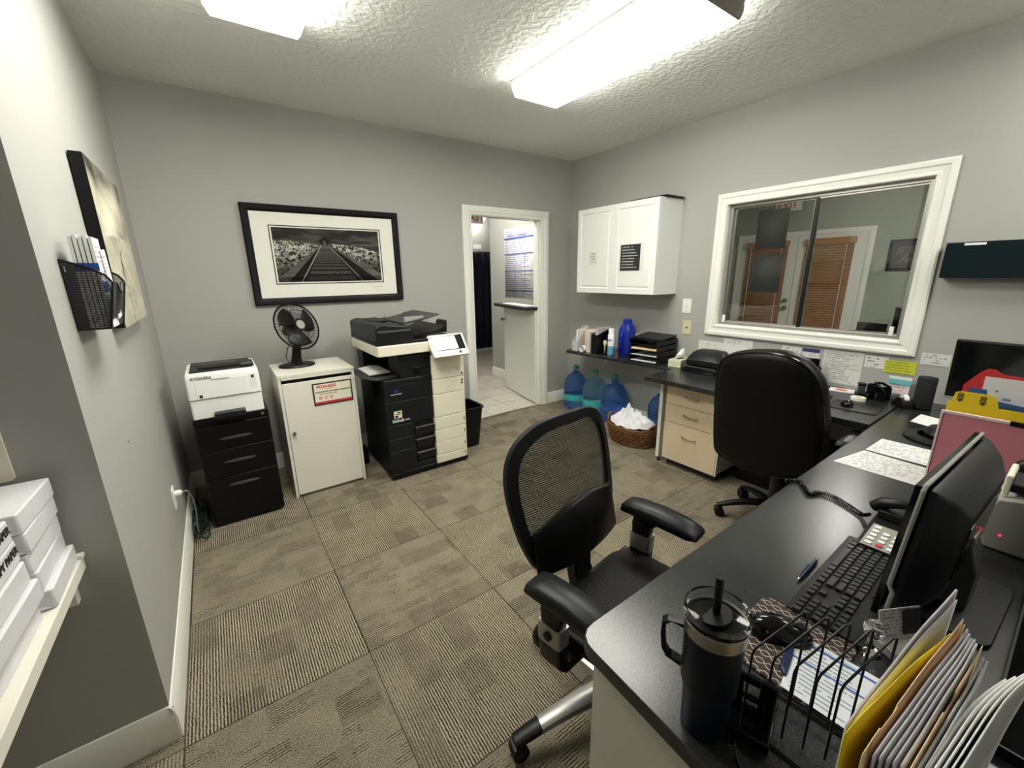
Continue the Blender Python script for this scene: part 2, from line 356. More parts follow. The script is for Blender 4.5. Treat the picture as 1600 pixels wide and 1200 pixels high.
    def build(s, name, mats, parent=None, smooth=True, bevel=0, angle=35, solid=0, subsurf=0, fix=True):
        if fix: bmesh.ops.recalc_face_normals(s.bm, faces=s.bm.faces)
        if smooth:
            lim = math.radians(angle)
            for f in s.bm.faces: f.smooth = True
            for e in s.bm.edges:
                if len(e.link_faces) == 2 and e.calc_face_angle(0) > lim: e.smooth = False
        me = bpy.data.meshes.new(name); s.bm.to_mesh(me); s.bm.free()
        for m in (mats if isinstance(mats, (list, tuple)) else [mats]): me.materials.append(m)
        o = bpy.data.objects.new(name, me); C.objects.link(o)
        if parent: o.parent = parent
        if solid: md = o.modifiers.new('solid', 'SOLIDIFY'); md.thickness = solid; md.offset = 0
        if bevel:
            md = o.modifiers.new('bevel', 'BEVEL'); md.width = bevel; md.segments = 2; md.limit_method = 'ANGLE'; md.angle_limit = math.radians(40)
            md.harden_normals = False
        if subsurf: md = o.modifiers.new('sub', 'SUBSURF'); md.levels = subsurf; md.render_levels = subsurf
        return o
def rrect(x0, x1, y0, y1, r, n=5):
    out = []
    for cx, cy, a0 in ((x1-r, y0+r, -PI/2), (x1-r, y1-r, 0), (x0+r, y1-r, PI/2), (x0+r, y0+r, PI)):
        for i in range(n+1): a = a0 + PI/2*i/n; out.append((cx + r*math.cos(a), cy + r*math.sin(a)))
    return out
XZ = Matrix(((1, 0, 0, 0), (0, 0, -1, 0), (0, 1, 0, 0), (0, 0, 0, 1)))      # (x,y,z)->(x,-z,y): polygon in xz, extruded to -Y
YZ = Matrix(((0, 0, 1, 0), (1, 0, 0, 0), (0, 1, 0, 0), (0, 0, 0, 1)))       # polygon (y,z), extruded along +X
def tag(o, label, cat, group=None):
    o['label'] = label; o['category'] = cat
    if group: o['group'] = group
    return o
def thing(name, label, cat, loc=(0, 0, 0), rz=0.0, group=None):
    o = bpy.data.objects.new(name, None); C.objects.link(o); o.location = loc; o.rotation_euler = (0, 0, rz); o.empty_display_size = 0.05
    return tag(o, label, cat, group)
def struct(o): o['kind'] = 'structure'; return o
def sbox(name, a, mat, **k): return struct(MB().box(*a).build(name, mat, **k))
def put(o, loc, rz=0.0): o.location = loc; o.rotation_euler = (0, 0, rz); return o
def text(name, body, size, mat, loc, rot, parent, extr=0.0006, ax='CENTER', sx=1.0, shear=0.0, bold=0.0):
    cu = bpy.data.curves.new(name, 'FONT'); cu.body = body; cu.size = size; cu.extrude = extr; cu.align_x = ax; cu.align_y = 'CENTER'; cu.shear = shear; cu.offset = bold
    tmp = bpy.data.objects.new(name, cu); me = bpy.data.meshes.new_from_object(tmp); bpy.data.objects.remove(tmp); me.materials.clear(); me.materials.append(mat)
    o = bpy.data.objects.new(name, me); C.objects.link(o); o.location = loc; o.rotation_euler = rot; o.scale = (sx, 1, 1)
    if parent: o.parent = parent
    return o
FRONT = (PI/2, 0, 0)            # text facing -Y
FACE_X = (PI/2, 0, PI/2)        # text facing +X
FACE_MX = (PI/2, 0, -PI/2)      # text facing -X
def copy_tree(root, loc, rz, label, group=None):
    r = root.copy(); C.objects.link(r); r.location = loc; r.rotation_euler = (0, 0, rz); r['label'] = label
    if group: r['group'] = group
    for ch in list(root.children):
        c = ch.copy(); C.objects.link(c); c.parent = r
        for g in list(ch.children):
            d = g.copy(); C.objects.link(d); d.parent = c
    return r

# ------------------------------------------------------------------ the room
H = 2.66; W = 3.727; YP = -2.09
struct(MB().box(-1.4, W+.14, -5.4, 0.0, -.06, 0).build('floor', M['carpet'], smooth=False))
struct(MB().box(2.2, 8.2, 0.0, 4.6, -.06, -.002).build('floor_hall', M['tiles'], smooth=False))
struct(MB().box(W+.14, 8.2, -4.8, 0.0, -.06, -.001).build('floor_lobby', M['carpet'], smooth=False))
struct(MB().box(-1.5, 8.2, -5.5, 4.7, H, H+.08).build('ceiling', M['ceiling'], smooth=False))
# left wall: a pier beside the room, then the wall steps back towards the viewer
sbox('wall_left', (-.14, 0, YP, .12, 0, H), M['wall'])
sbox('wall_left_return', (-1.4, -.14, YP, YP+.14, 0, H), M['wall'])
sbox('wall_left_far', (-1.5, -1.4, -5.5, YP, 0, H), M['wall'])
sbox('wall_rear', (-1.4, W+.14, -5.5, -5.4, 0, H), M['wall'])
# back wall with the doorway
bw = MB(); DX0, DX1, DZ = 2.43, 3.305, 2.06
bw.box(0, DX0, 0, .12, 0, H).box(DX1, W, 0, .12, 0, H).box(DX0, DX1, 0, .12, DZ, H)
struct(bw.build('wall_back', M['wall'], smooth=False))
# right wall with the window opening
WY0, WY1, WZ0, WZ1 = -2.945, -1.77, 1.06, 2.0
rw = MB(); rw.box(W, W+.13, -5.4, WY0, 0, H).box(W, W+.13, WY1, .12, 0, H).box(W, W+.13, WY0, WY1, 0, WZ0).box(W, W+.13, WY0, WY1, WZ1, H)
struct(rw.build('wall_right', M['wall'], smooth=False))
# baseboards with a stepped profile
BB = [(0, 0), (.016, 0), (.016, .085), (.012, .1), (.009, .118), (.004, .13), (0, .132)]
def baseboard(name, p, q, nrm):
    p = Vector(p); q = Vector(q); n = Vector(nrm); b = MB()
    b.loft([[P + n*a + Vector((0, 0, z)) for a, z in BB] for P in (p, q)]); return struct(b.build(name, M['trim'], angle=20))
baseboard('baseboard_left', (0, -.001, 0), (0, YP-.012, 0), (1, 0, 0))
baseboard('baseboard_left_return', (.012, YP, 0), (-1.4, YP, 0), (0, -1, 0))
baseboard('baseboard_back', (0.001, 0, 0), (2.335, 0, 0), (0, -1, 0))
baseboard('baseboard_back_right', (3.40, 0, 0), (W, 0, 0), (0, -1, 0))
baseboard('baseboard_right', (W, 0, 0), (W, -5.4, 0), (-1, 0, 0))
baseboard('baseboard_hall', (3.69, .12, 0), (3.69, 1.63, 0), (-1, 0, 0))
# door casing and jamb
t = MB()
cas = [(0, 0), (0, -.012), (.012, -.02), (.05, -.02), (.06, -.014), (.078, -.011), (.085, 0)]
def casing(mb, x0, x1, z1, w, ys=1, yb=0.0, z0=0.0):
    R = []
    for (i, y) in cas: R.append([mb.bm.verts.new(p) for p in ((x0+i, yb+y*ys, z0), (x0+i, yb+y*ys, z1-i), (x1-i, yb+y*ys, z1-i), (x1-i, yb+y*ys, z0))])
    for k in range(len(R)-1):
        for j in range(3): mb.face([R[k][j], R[k][j+1], R[k+1][j+1], R[k+1][j]])
casing(t, 2.343, 3.392, 2.125, .085)
casing(t, 2.343, 3.392, 2.125, .085, -1, .12)
t.box(DX0-.001, DX0+.015, -.004, .124, 0, DZ).box(DX1-.015, DX1+.001, -.004, .124, 0, DZ).box(DX0, DX1, -.004, .124, DZ-.015, DZ+.001)
t.box(DX0+.015, DX0+.027, .03, .07, 0, DZ-.015).box(DX1-.027, DX1-.015, .03, .07, 0, DZ-.015)
struct(t.build('trim_1', M['trim'], angle=20))
struct(MB().box(DX0+.015, DX1-.015, -.012, .02, 0, .006).build('trim_2', M['nickel']))

# ---- interior window: moulded casing, sill track, two sliding panes with a dark meeting stile
wr = bpy.data.objects.new('window_1', None); C.objects.link(wr); struct(wr)
XW = Matrix(((0, 1, 0, W), (-1, 0, 0, 0), (0, 0, 1, 0), (0, 0, 0, 1)))       # local x -> -Y, local y -> +X from the wall face
f = MB(); f.frame(1.692, 3.024, .978, 2.074, .09, 0, 0, prof=[(0, .0), (0, -.018), (.01, -.024), (.03, -.024), (.038, -.018), (.06, -.015), (.072, -.02), (.08, -.02), (.086, -.008), (.086, .0)], mat=XW)
f.build('window_casing', M['trim'], wr, angle=20)
f = MB(); f.frame(-WY1-.002, -WY0+.002, WZ0-.002, WZ1+.002, .012, 0, .13, mat=XW)
f.build('window_jamb', M['trim'], wr)
f = MB(); f.frame(-WY1+.010, -WY0-.010, WZ0+.010, WZ1-.010, .022, .03, .085, mat=XW)
f.build('window_frame', M['silver'], wr, bevel=.002)
f = MB(); f.frame(1.80, 2.375, WZ0+.03, WZ1-.03, .012, .062, .075, mat=XW); f.frame(2.348, 2.92, WZ0+.03, WZ1-.03, .012, .042, .055, mat=XW)
f.build('sash', M['silver'], wr)
f = MB(); f.box(2.350, 2.374, .040, .060, WZ0+.03, WZ1-.03, XW); f.build('meeting_stile', M['black'], wr)
for k, (a, b, yy) in enumerate(((1.81, 2.365, .066), (2.36, 2.91, .046))):
    f = MB(); f.box(a, b, yy, yy+.005, WZ0+.04, WZ1-.04, XW); f.build('pane', M['glass'], wr)
for a in (1.806, 2.872):
    f = MB(); f.box(a, a+.022, .030, .040, 1.085, 1.145, XW); f.build('latch', M['white'], wr, bevel=.002)

# ---- lobby seen through the window
sbox('wall_lobby_far', (8.0, 8.12, -4.8, 1.5, 0, H), M['lobby_wall'])
sbox('wall_lobby_left', (W+.13, 8.0, 1.38, 1.5, 0, H), M['lobby_wall'])
sbox('wall_lobby_right', (W+.13, 8.0, -4.8, -4.7, 0, H), M['lobby_wall'])
# far hall
sbox('wall_hall_right', (3.69, 3.86, .12, 1.63, 0, H), M['wall'])
sbox('wall_hall_corner', (3.86, 8.2, 1.5, 1.63, 0, H), M['wall'])
sbox('wall_hall_end', (2.2, 8.2, 4.5, 4.6, 0, H), M['wall'])
sbox('wall_hall_left', (2.1, 2.2, .12, 4.6, 0, H), M['wall'])
sbox('wall_hall_east', (8.0, 8.1, 1.63, 4.6, 0, H), M['wall'])
# glazed double doors with wooden blinds on the far lobby wall
XL = Matrix(((0, 1, 0, 8.0), (-1, 0, 0, 0), (0, 0, 1, 0), (0, 0, 0, 1)))
d1 = bpy.data.objects.new('door_1', None); C.objects.link(d1); struct(d1)
f = MB(); f.frame(-.283, 1.60, -.09, 2.075, .085, 0, 0, prof=[(0, 0), (0, -.03), (.02, -.04), (.06, -.04), (.085, -.02), (.085, 0)], mat=XL); f.build('door_frame', M['door'], d1)
for k, (a, b) in enumerate(((-.2, .655), (.665, 1.515))):
    f = MB(); f.box(a, b, -.045, -.005, .01, 1.99, XL); f.build('door_leaf', M['door'], d1, bevel=.003)
    f = MB(); ba, bb = (a+.10, b-.11) if k == 0 else (a+.11, b-.11)
    f.box(ba, bb, -.12, -.05, 1.86, 1.945, XL)
    f.build('blind_headrail', M['blind'], d1)
    f = MB(); f.box(ba+.02, bb-.02, -.049, -.044, .22, 1.86, XL); f.build('door_glass', M['smoke'], d1)
    f = MB(); z = .25
    while z < 1.86:
        m = XL @ Matrix.Translation((0, -.075, z)) @ Matrix.Rotation(.62, 4, 'X'); f.box(ba+.01, bb-.01, -.025, .025, -.0015, .0015, m); z += .034
    f.build('blind_slats', M['blind'], d1)
    f = MB()
    for q in (ba+.09, bb-.09): f.box(q-.003, q+.003, -.106, -.102, .25, 1.87, XL)
    f.build('blind_cord', M['white'], d1)
f = MB()
for z, r in ((1.02, .032), (.90, .034)):
    m = XL @ Matrix.Translation((.60, -.045, z)) @ Matrix.Rotation(PI/2, 4, 'X'); f.lathe([(0, .06), (r, .05), (r, .03), (r*.5, .02), (r*1.1, .0)], (0, 0, 0), 16, m)
f.build('door_knob', M['nickel'], d1)
e = thing('exit_sign', 'white exit sign with red letters above the glazed double doors', 'sign', (7.97, -.44, 2.475))
MB().box(-.04, .029, -.18, .18, -.085, .085).build('sign_case', M['white'], e, bevel=.004)
text('sign_letters', 'EXIT', .14, M['inkred'], (-.042, 0, -.01), FACE_MX, e, bold=.002)
p = thing('framed_picture', 'dark square framed picture on the lobby wall right of the double doors', 'picture', (7.999, -1.94, 1.67))
MB().frame(-.165, .165, -.2, .2, .03, 0, -.03, mat=Matrix(((0, 1, 0, 0), (-1, 0, 0, 0), (0, 0, 1, 0), (0, 0, 0, 1)))).build('frame', M['black_frame'], p)
MB().box(-.012, -.006, -.14, .14, -.175, .175).build('mat_board', pm('dark_mat', (.05, .045, .045), .6), p)
f = MB(); f.grid(lambda u, v: (-.014-.004*math.sin(9*u)*math.cos(8*v), .085-.17*u, -.11+.22*v), 10, 10); f.build('picture_print', pm('dark_print', (.11, .10, .10), .6, vary=.9, vscale=22), p, fix=False)
# things standing on the lobby side ledge
struct(MB().box(W+.13, W+.42, -3.05, -1.6, 1.03, 1.06).build('ledge_lobby', M['top'], bevel=.004))
tag(MB().box(3.90, 3.98, -2.90, -2.85, 1.06, 1.255).build('box_speaker', M['black_gloss'], bevel=.004), 'tall narrow black speaker on the ledge beyond the window', 'speaker')
t_ = thing('card_reader', 'low black device on the lobby ledge beside the tall speaker', 'device', (3.95, -2.74, 1.06))
MB().box(-.05, .05, -.085, .085, 0, .03).build('base', M['black'], t_, bevel=.003); MB().box(-.02, .0, -.08, .08, .028, .085).build('screen', M['black_gloss'], t_, bevel=.003)
for k, (y0, z0, hh, lab) in enumerate(((-1.975, 1.652, .276, 'upper notice sheet taped on the window glass, back coloured dark for shade'), (-1.972, 1.33, .28, 'lower notice sheet taped on the window glass, back coloured dark for shade'))):
    s_ = thing('notice_sheet', lab, 'paper', (W+.0725, y0, z0))
    f = MB(); f.poly([(0, 0, 0), (0, -.215, 0), (0, -.212, hh), (0, 0, hh)], [(0, 0), (1, 0), (1, 1), (0, 1)])
    f.build('sheet', print_mat('shaded_sheet_back%d' % k, (.030, .032, .031), (.012, .012, .012), 16, 16, density=.55, seed=k*2.), s_, solid=.0006)  # near-black paper colour stands in for the unlit backs
# hall dome lamp, plus unseen fill lamps added for lobby and hall
l = thing('lobby_fill_lamp', 'unseen ceiling lamp added to light the lobby beyond the window', 'lamp', (5.7, -2.6, H))
MB().box(-.6, .6, -.2, .2, -.08, -.001).build('diffuser', M['fill_lobby'], l, bevel=.01)
l = thing('hall_dome_lamp', 'round dome ceiling lamp in the hall beyond the doorway', 'lamp', (5.08, 4.2, H))
MB().lathe([(.16, 0), (.16, -.02), (.13, -.07), (.07, -.10), (0, -.11)], (0, 0, -.001)).build('dome', M['lamp_hall'], l)
l = thing('hall_fill_lamp', 'unseen strip lamp added to light the hall beyond the doorway', 'lamp', (2.95, .9, H))
MB().box(-.15, .15, -.45, .45, -.07, -.001).build('diffuser', M['lamp_hall'], l, bevel=.01)
e = thing('exit_sign', 'red lettered exit sign hanging in the hall beyond the doorway', 'sign', (4.20, 2.9, 2.43), -.3)
MB().box(-.15, .15, -.02, .02, -.09, .09).build('sign_case', M['white'], e, bevel=.004)
text('sign_letters', 'EXIT', .17, M['inkred'], (0, -.021, 0), FRONT, e, bold=.003)
MB().box(-.01, .01, -.01, .01, .09, .262).build('hanger', M['white'], e)
# navy curtain in the hall
cu = MB(); cu.grid(lambda u, v: (3.9+1.35*u, 3.6+.03*math.sin(u*60), .03+1.87*v), 120, 1)
c_ = thing('curtain', 'navy curtain hanging across the far end of the hall', 'curtain')
cu.build('cloth', M['curtain'], c_, solid=.004, fix=False)
MB().cyl((3.7, 3.6, 1.915), (5.3, 3.6, 1.915), .012).build('rod', M['black_metal'], c_)
for xx in (3.8, 5.2): MB().cyl((xx, 3.6, 1.915), (xx, 3.6, H-.001), .006, seg=8).build('rod_hanger', M['black_metal'], c_)
tag(put(MB().box(-.10, .10, -.004, 0, 0, .09).build('small_sign', M['paper'], bevel=.001), (5.20, 4.499, 2.03)), 'small white sign on the wall above the navy curtain', 'sign')
# calendar poster on the hall wall
po = thing('wall_planner', 'large white wall planner with blue bands on the hall wall', 'poster', (3.689, 1.263, 1.18))
bands = [(.845, .87, (.05, .09, .32)), (.625, .64, (.05, .09, .32)), (.385, .40, (.05, .09, .32)), (.10, .115, (.05, .09, .32))]
f = MB(); f.poly([(0, 0, 0), (0, -.665, 0), (0, -.67, .9), (-.004, 0, .895)], [(0, 0), (1, 0), (1, 1), (0, 1)])
f.build('sheet', print_mat('planner_print', (.80, .80, .82), (.06, .08, .22), 36, 40, margin=.03, density=.60, bands=bands, seed=2.), po, solid=.001)
f = MB()
for yy in (-.02, -.24, -.45): f.box(-.0022, -.0012, yy-.004, yy, .02, .77)
f.build('column_rules', M['inkblue'], po)
text('heading', 'WEEKLY PLANNER', .05, M['inkblue'], (-.005, -.30, .80), FACE_MX, po)
# dutch half door with a shelf on top
hd = bpy.data.objects.new('door_2', None); C.objects.link(hd); struct(hd); hd.location = (3.275, .055, 0); hd.rotation_euler = (0, 0, math.atan2(.87, .165))
MB().box(0, .87, -.02, .018, .012, 1.10).build('door_leaf', M['door'], hd, bevel=.002)
MB().prism([(-.02, -.09), (.80, -.09), (.93, -.02), (.93, .13), (.30, .17), (-.02, .13)], 1.10, 1.135).build('door_shelf', M['top'], hd, bevel=.003)
k_ = MB().lathe([(.018, 0), (.014, .01), (.008, .02), (.008, .03), (.022, .045), (.022, .06), (0, .068)], (0, 0, 0), 16, Matrix.Translation((.82, .018, .93)) @ Matrix.Rotation(-PI/2, 4, 'X')); k_.build('door_knob', M['nickel'], hd)
for z in (.90, .33): MB().box(-.022, .0, -.03, -.016, z-.05, z+.05).cyl((-.01, -.03, z-.052), (-.01, -.03, z+.052), .007, seg=10).build('hinge', M['nickel'], hd)
f = MB(); f.box(-.045, -.0, -.05, -.005, 1.136, 1.14)
f = MB(); f.box(.1, .75, -.05, .09, 1.136, 1.142); tag(f.build('folded_paper', M['paper']), 'white papers lying on the half door shelf', 'paper'); bpy.data.objects['folded_paper'].matrix_world = Matrix.Translation((3.275, .055, 0)) @ Matrix.Rotation(math.atan2(.87, .165), 4, 'Z')

# ---- ceiling light fixtures
def fixture(name, label, x0, x1, y0, y1, lm='lamp'):
    l = thing(name, label, 'light', ((x0+x1)/2, (y0+y1)/2, H)); hw = (x1-x0)/2; hl = (y1-y0)/2
    f = MB(); f.loft([[(-hw, y, -.002), (-hw, y, -.055), (-hw+.012, y, -.08), (hw-.012, y, -.08), (hw, y, -.055), (hw, y, -.002)] for y in (-hl+.012, hl-.012)])
    f.build('diffuser', M[lm], l, bevel=.004)
    for s_ in (-1, 1):
        f = MB(); y = s_*(hl-.012); f.loft([[(-hw-.004, yy, -.001), (-hw-.004, yy, -.048), (-hw+.018, yy, -.084), (hw-.018, yy, -.084), (hw+.004, yy, -.048), (hw+.004, yy, -.001)] for yy in sorted((y, y+s_*.012))])
        f.build('end_cap', M['brown_cap'] if s_ < 0 else pm('pale_end_cap', (.8, .8, .74), .4, emit=(1, .98, .9), estr=1.0), l)
    MB().box(-hw-.012, hw+.012, -hl, hl, -.012, -.0005).build('housing', M['trim'], l)
fixture('ceiling_light', 'long fluorescent ceiling light nearest the window wall', 2.08, 2.458, -2.43, -1.2)
fixture('ceiling_light', 'fluorescent ceiling light cut by the top edge, near the left wall', .50, .875, -2.40, -1.17)
fixture('ceiling_light', 'unseen ceiling light added behind the viewer to brighten the room', 2.95, 3.325, -4.75, -3.55, 'fill_rear')  # unseen fixture, added and placed to brighten the right wall

# ================================================================== left wall
# canvas print: pale sepia picture painted per vertex, black wrapped sides
def painted_grid(mb, fn, colfn, nu, nv):
    mb.grid(fn, nu, nv); return (colfn, nu, nv)
def paint(o, colfn):
    me = o.data; ca = me.color_attributes.new('Col', 'FLOAT_COLOR', 'CORNER'); uv = me.uv_layers[0].data
    for i, l in enumerate(me.loops):
        c = colfn(uv[i].uv[0], uv[i].uv[1]); ca.data[i].color = (*c, 1) if len(c) == 3 else c
def vcol_mat(name, rough=0.6):
    m, nt, b = new_mat(name); b.inputs['Roughness'].default_value = rough; b.inputs['Specular IOR Level'].default_value = 0.12
    a = N(nt, 'ShaderNodeVertexColor', layer_name='Col'); lk(nt, a.outputs[0], b.inputs['Base Color']); return m
def fb(x, y, z=0.0, o=4): return noise.fractal(Vector((x, y, z)), 1.0, 2.1, o)
cv = thing('canvas_print', 'pale sepia canvas print with black sides on the left wall', 'picture', (.004, -1.075, 1.625))
MB().box(0, .036, -.35, .35, -.31, .31).build('stretcher', M['black_frame'], cv)
def canvas_col(u, v):
    hz_ = 0.56 + 0.02*math.sin(3*u)
    if v > hz_: b = .42 + .30*fb(u*2.2, v*3.5, 3) + .16*math.exp(-((u-.35)**2+(v-.72)**2)/.03) - .18*math.exp(-((v-.95)/.08)**2)
    else:
        b = .50 + .10*fb(u*3, v*12, 8)
        for k in range(7):
            a = -.9+k*.3; dx, dy = u-.42, v-.40; d = abs(dx*math.cos(a)+dy*math.sin(a)+.015*math.sin(dy*30+k)); r = math.hypot(dx, dy)
            if d < .006 and r < .22+.03*k: b -= .28
        if abs(u-.42-.02*math.sin(v*9)) < .008 and v < .42: b -= .3
        b -= .25*max(0, .15-v)
    if abs(v-hz_) < .008: b += .08
    b = max(.05, min(.85, b)); return (b, b*.95, b*.76)
g = MB(); g.grid(lambda u, v: (.0375, .35-.70*(1-u) if False else -.35+.70*u, -.31+.62*v), 90, 80)
o = g.build('canvas_face', vcol_mat('canvas_paint', .75), cv, smooth=False, fix=False); paint(o, canvas_col)
# wire mesh wall pocket with brochures
MESHM = mesh_fabric('pocket_mesh', (.012, .013, .018), 26, .30, .4)
wp = thing('wall_pocket', 'black mesh wall pocket holding brochures on the left wall', 'wall pocket', (.001, -1.80, 1.355))
SIDEM = mesh_fabric('pocket_side', (.012, .013, .018), 330, .42, .4)
for y_ in (-.112, .112):
    f = MB(); f.poly([(a, y_, b) for a, b in [(0, 0), (.072, 0), (.10, .135), (.088, .155), (.06, .172), (.03, .185), (0, .198)]], [(a, b) for a, b in [(0, 0), (.072, 0), (.10, .135), (.088, .155), (.06, .172), (.03, .185), (0, .198)]]); f.build('side_panel', SIDEM, wp, smooth=False, fix=False)
f = MB(); f.grid(lambda u, v: (.072+.028*v, -.11+.22*u, .003+(.132-.032*math.exp(-((u-.5)/.16)**4))*v), 30, 10); f.build('front_panel', MESHM, wp, solid=.002, fix=False)
f = MB(); f.box(0, .072, -.11, .11, 0, .004); f.build('bottom_panel', M['black_metal'], wp)
f = MB(); f.box(0, .002, -.11, .11, 0, .195); f.build('back_panel', M['black_metal'], wp)
for s_ in (-1, 1):
    f = MB(); f.tube([(0, s_*.112, .198), (.03, s_*.112, .187), (.06, s_*.112, .174), (.088, s_*.112, .156), (.10, s_*.112, .135), (.072, s_*.112, .002)], .0032, 8); f.build('edge_wire', M['black_metal'], wp)
f = MB(); f.tube([(.072+.028*v, -.11+.22*u, .003+v*(.132-.032*math.exp(-((u-.5)/.16)**4))) for u, v in [(i/20, 1) for i in range(21)]], .003, 8); f.build('rim_wire', M['black_metal'], wp)
f = MB(); f.box(.008, .0095, -.1145, -.1135, .165, .18); f.build('sticker', M['inkw'], wp)
BR = print_mat('brochure_front', (.74, .76, .80), (.10, .12, .2), 18, 14, bands=[(.40, .52, (.02, .08, .30))], seed=5., density=.5)
for k in range(5):
    y = -.098 + .0085*k*0; x = .028 + k*.0105
    b_ = MB(); b_.box(x, x+.008, -.104, .0-.002*k, .005, .262+.004*(k % 2))
    o = put(b_.build('brochure', [M['paper'], BR]), (.001, -1.80, 1.355))
    tag(o, ['folded brochure closest to the wall in the mesh wall pocket', 'second folded brochure out from the wall in the mesh pocket', 'middle folded brochure in the mesh wall pocket', 'folded brochure just behind the front one in the mesh pocket', 'front folded brochure in the mesh wall pocket'][k], 'brochure', 'brochures in the wall pocket')
    for p_ in o.data.polygons:
        if abs(p_.normal.x) > .8: p_.material_index = 1
    # blue stripe along the fold edge
    f = MB(); f.box(x-.0003, x+.0093, -.1045, -.104, .168, .190); f.build('stripe', M['inkblue'], o)
o = MB().box(.078, .083, -.02, .045, .02, .225, Matrix.Rotation(.12, 4, 'X')).build('leaflet', print_mat('leaflet_print', (.78, .78, .78), (.15, .15, .18), 20, 10, seed=9.))
put(o, (.001, -1.80, 1.36)); tag(o, 'loose white leaflet leaning in front of the pocket brochures', 'leaflet')
# outlet with white plug and grey cord
ou = thing('wall_outlet', 'white duplex outlet low on the left wall', 'outlet', (.0, -.985, .385))
MB().prism(rrect(-.036, .036, -.058, .058, .006), 0, .006, Matrix(((0, 0, 1, 0), (1, 0, 0, 0), (0, 1, 0, 0), (0, 0, 0, 1)))).build('cover_plate', M['trim'], ou, bevel=.0015)
for z in (-.02, .02): MB().box(.006, .009, -.016, .016, z-.013, z+.013).build('socket', M['cream'], ou, bevel=.002)
cd_ = thing('electrical_cable', 'grey power cord plugged into the left wall outlet', 'cord', (.009, -.985, .405))
MB().lathe([(0, .0), (.016, .0), (.017, .02), (.012, .03), (0, .032)], (0, 0, 0), 14, Matrix.Rotation(PI/2, 4, 'Y')).build('plug', M['trim'], cd_)
f = MB(); f.tube([(.03, 0, 0), (.05, .01, .0), (.062, .05, -.06), (.06, .10, -.17), (.045, .15, -.28), (.04, .19, -.345), (.045, .25, -.395)], .0035, 8); f.build('cable', M['cordgrey'], cd_)
# tangle of green cord on the floor beside the filing cabinet
random.seed(3)
pts = []
for i in range(230):
    a = i*.55; r = .030+.022*math.sin(i*.37)
    pts.append((.060+r*.8*math.cos(a)*1.0, -.63-.13*math.sin(i*.083)+r*1.9*math.sin(a), .012+.10*abs(math.sin(i*.29))*random.uniform(.4, 1)))
f = MB(); f.tube(pts, .0042, 6); tag(f.build('extension_cord', M['cordgreen']), 'dark green extension cord tangled in the corner beside the black filing cabinet', 'cord')
f = MB(); f.tube([(.03, -.74, .006), (.06, -.77, .005), (.1, -.745, .005), (.13, -.735, .005), (.17, -.74, .005)], .0045, 8); tag(f.build('network_cable', M['cordgrey']), 'pale grey cable curling on the carpet in front of the filing cabinet', 'cable')
tag(put(MB().lathe([(0, 0), (.006, .001), (.004, .004), (0, .005)], (0, 0, 0), 10, Matrix.Rotation(PI/2, 4, 'Y')).build('screw', M['steel']), (.0, -1.66, .93)), 'small screw head sticking out of the left wall', 'screw')
# shelf with copy paper beyond the corner
sh = thing('wall_shelf', 'off white melamine shelf with a raised end cleat at the left edge', 'shelf', (-.08, YP, .747))
MB().box(-.46, 0, -1.3, -.004, -.035, 0).build('shelf_board', M['cabinet'], sh, bevel=.0015)
MB().box(-.46, .004, -.022, -.001, 0, .012).build('end_cleat', M['trim'], sh, bevel=.001)
MB().box(-.055, -.03, -.03, -.001, -.13, -.036).build('bracket', M['trim'], sh, bevel=.001)
ol = thing('wall_plate', 'cream wall plate on the shaded wall above the paper reams', 'switch plate', (-.21, YP, 1.075))
MB().prism(rrect(-.06, .06, -.07, .07, .012), 0, .006, XZ).build('cover_plate', M['cream'], ol, bevel=.001)
for x in (-.022, .022): MB().box(x-.005, x+.005, -.014, -.006, -.012, .012).build('toggle', M['cream'], ol, bevel=.001)
RW = pm('ream_wrap', (.72, .71, .74), .42, bump=(24, 1.0), vary=.08, vscale=14)
def ream(lx, ly, label, x, y, z, rz, txt):
    t = thing('paper_ream', label, 'paper', (x, y, z), rz, 'reams of copy paper stacked on the wall shelf')
    f = MB(); h = .050; n = 12
    for zz in (0,): pass
    f.prism(rrect(-lx/2, lx/2, -ly/2, ly/2, .006, 2), .0012, h)
    o = f.build('wrapper', RW, t, bevel=.003)
    # folded flaps on the ends
    e = lx/2
    for s_ in (-1, 1):
        f = MB()
        yy = s_*(ly/2+.0012)
        f.poly([(-e+.004, yy, .004), (e-.004, yy, .004), (e-.05, yy+s_*.002, .024), (-e+.05, yy+s_*.002, .024)]); f.build('end_fold', RW, t, solid=.0008)
    if txt:
        text('lettering', '\u2022 COPY PAPER', .024, M['ink'], (lx/2+.0008, .060, .030), FACE_X, t, bold=.0006, sx=.95)
    return t
names = ['bottom', 'second', 'third', 'fourth', 'topmost']
for k in range(5):
    dx, dy = random.uniform(-.006, .004), random.uniform(-.004, .002)
    ream(.279, .2159, '%s ream of white copy paper in the stack against the shaded wall' % names[k], -.228-.001*k+dx*1.3, YP-.126+dy, .7475+.0515*k, random.uniform(-.03, .03), False)
for k in range(5):
    ream(.2159, .279, '%s ream of copy paper in the front stack, nearest the viewer' % ['bottom', 'second', 'third', 'fourth', 'topmost'][k], -.205-.001*k+random.uniform(-.008, .006), YP-.392+random.uniform(-.006, .006), .7475+.0515*k, random.uniform(-.03, .03), k in (3, 4))

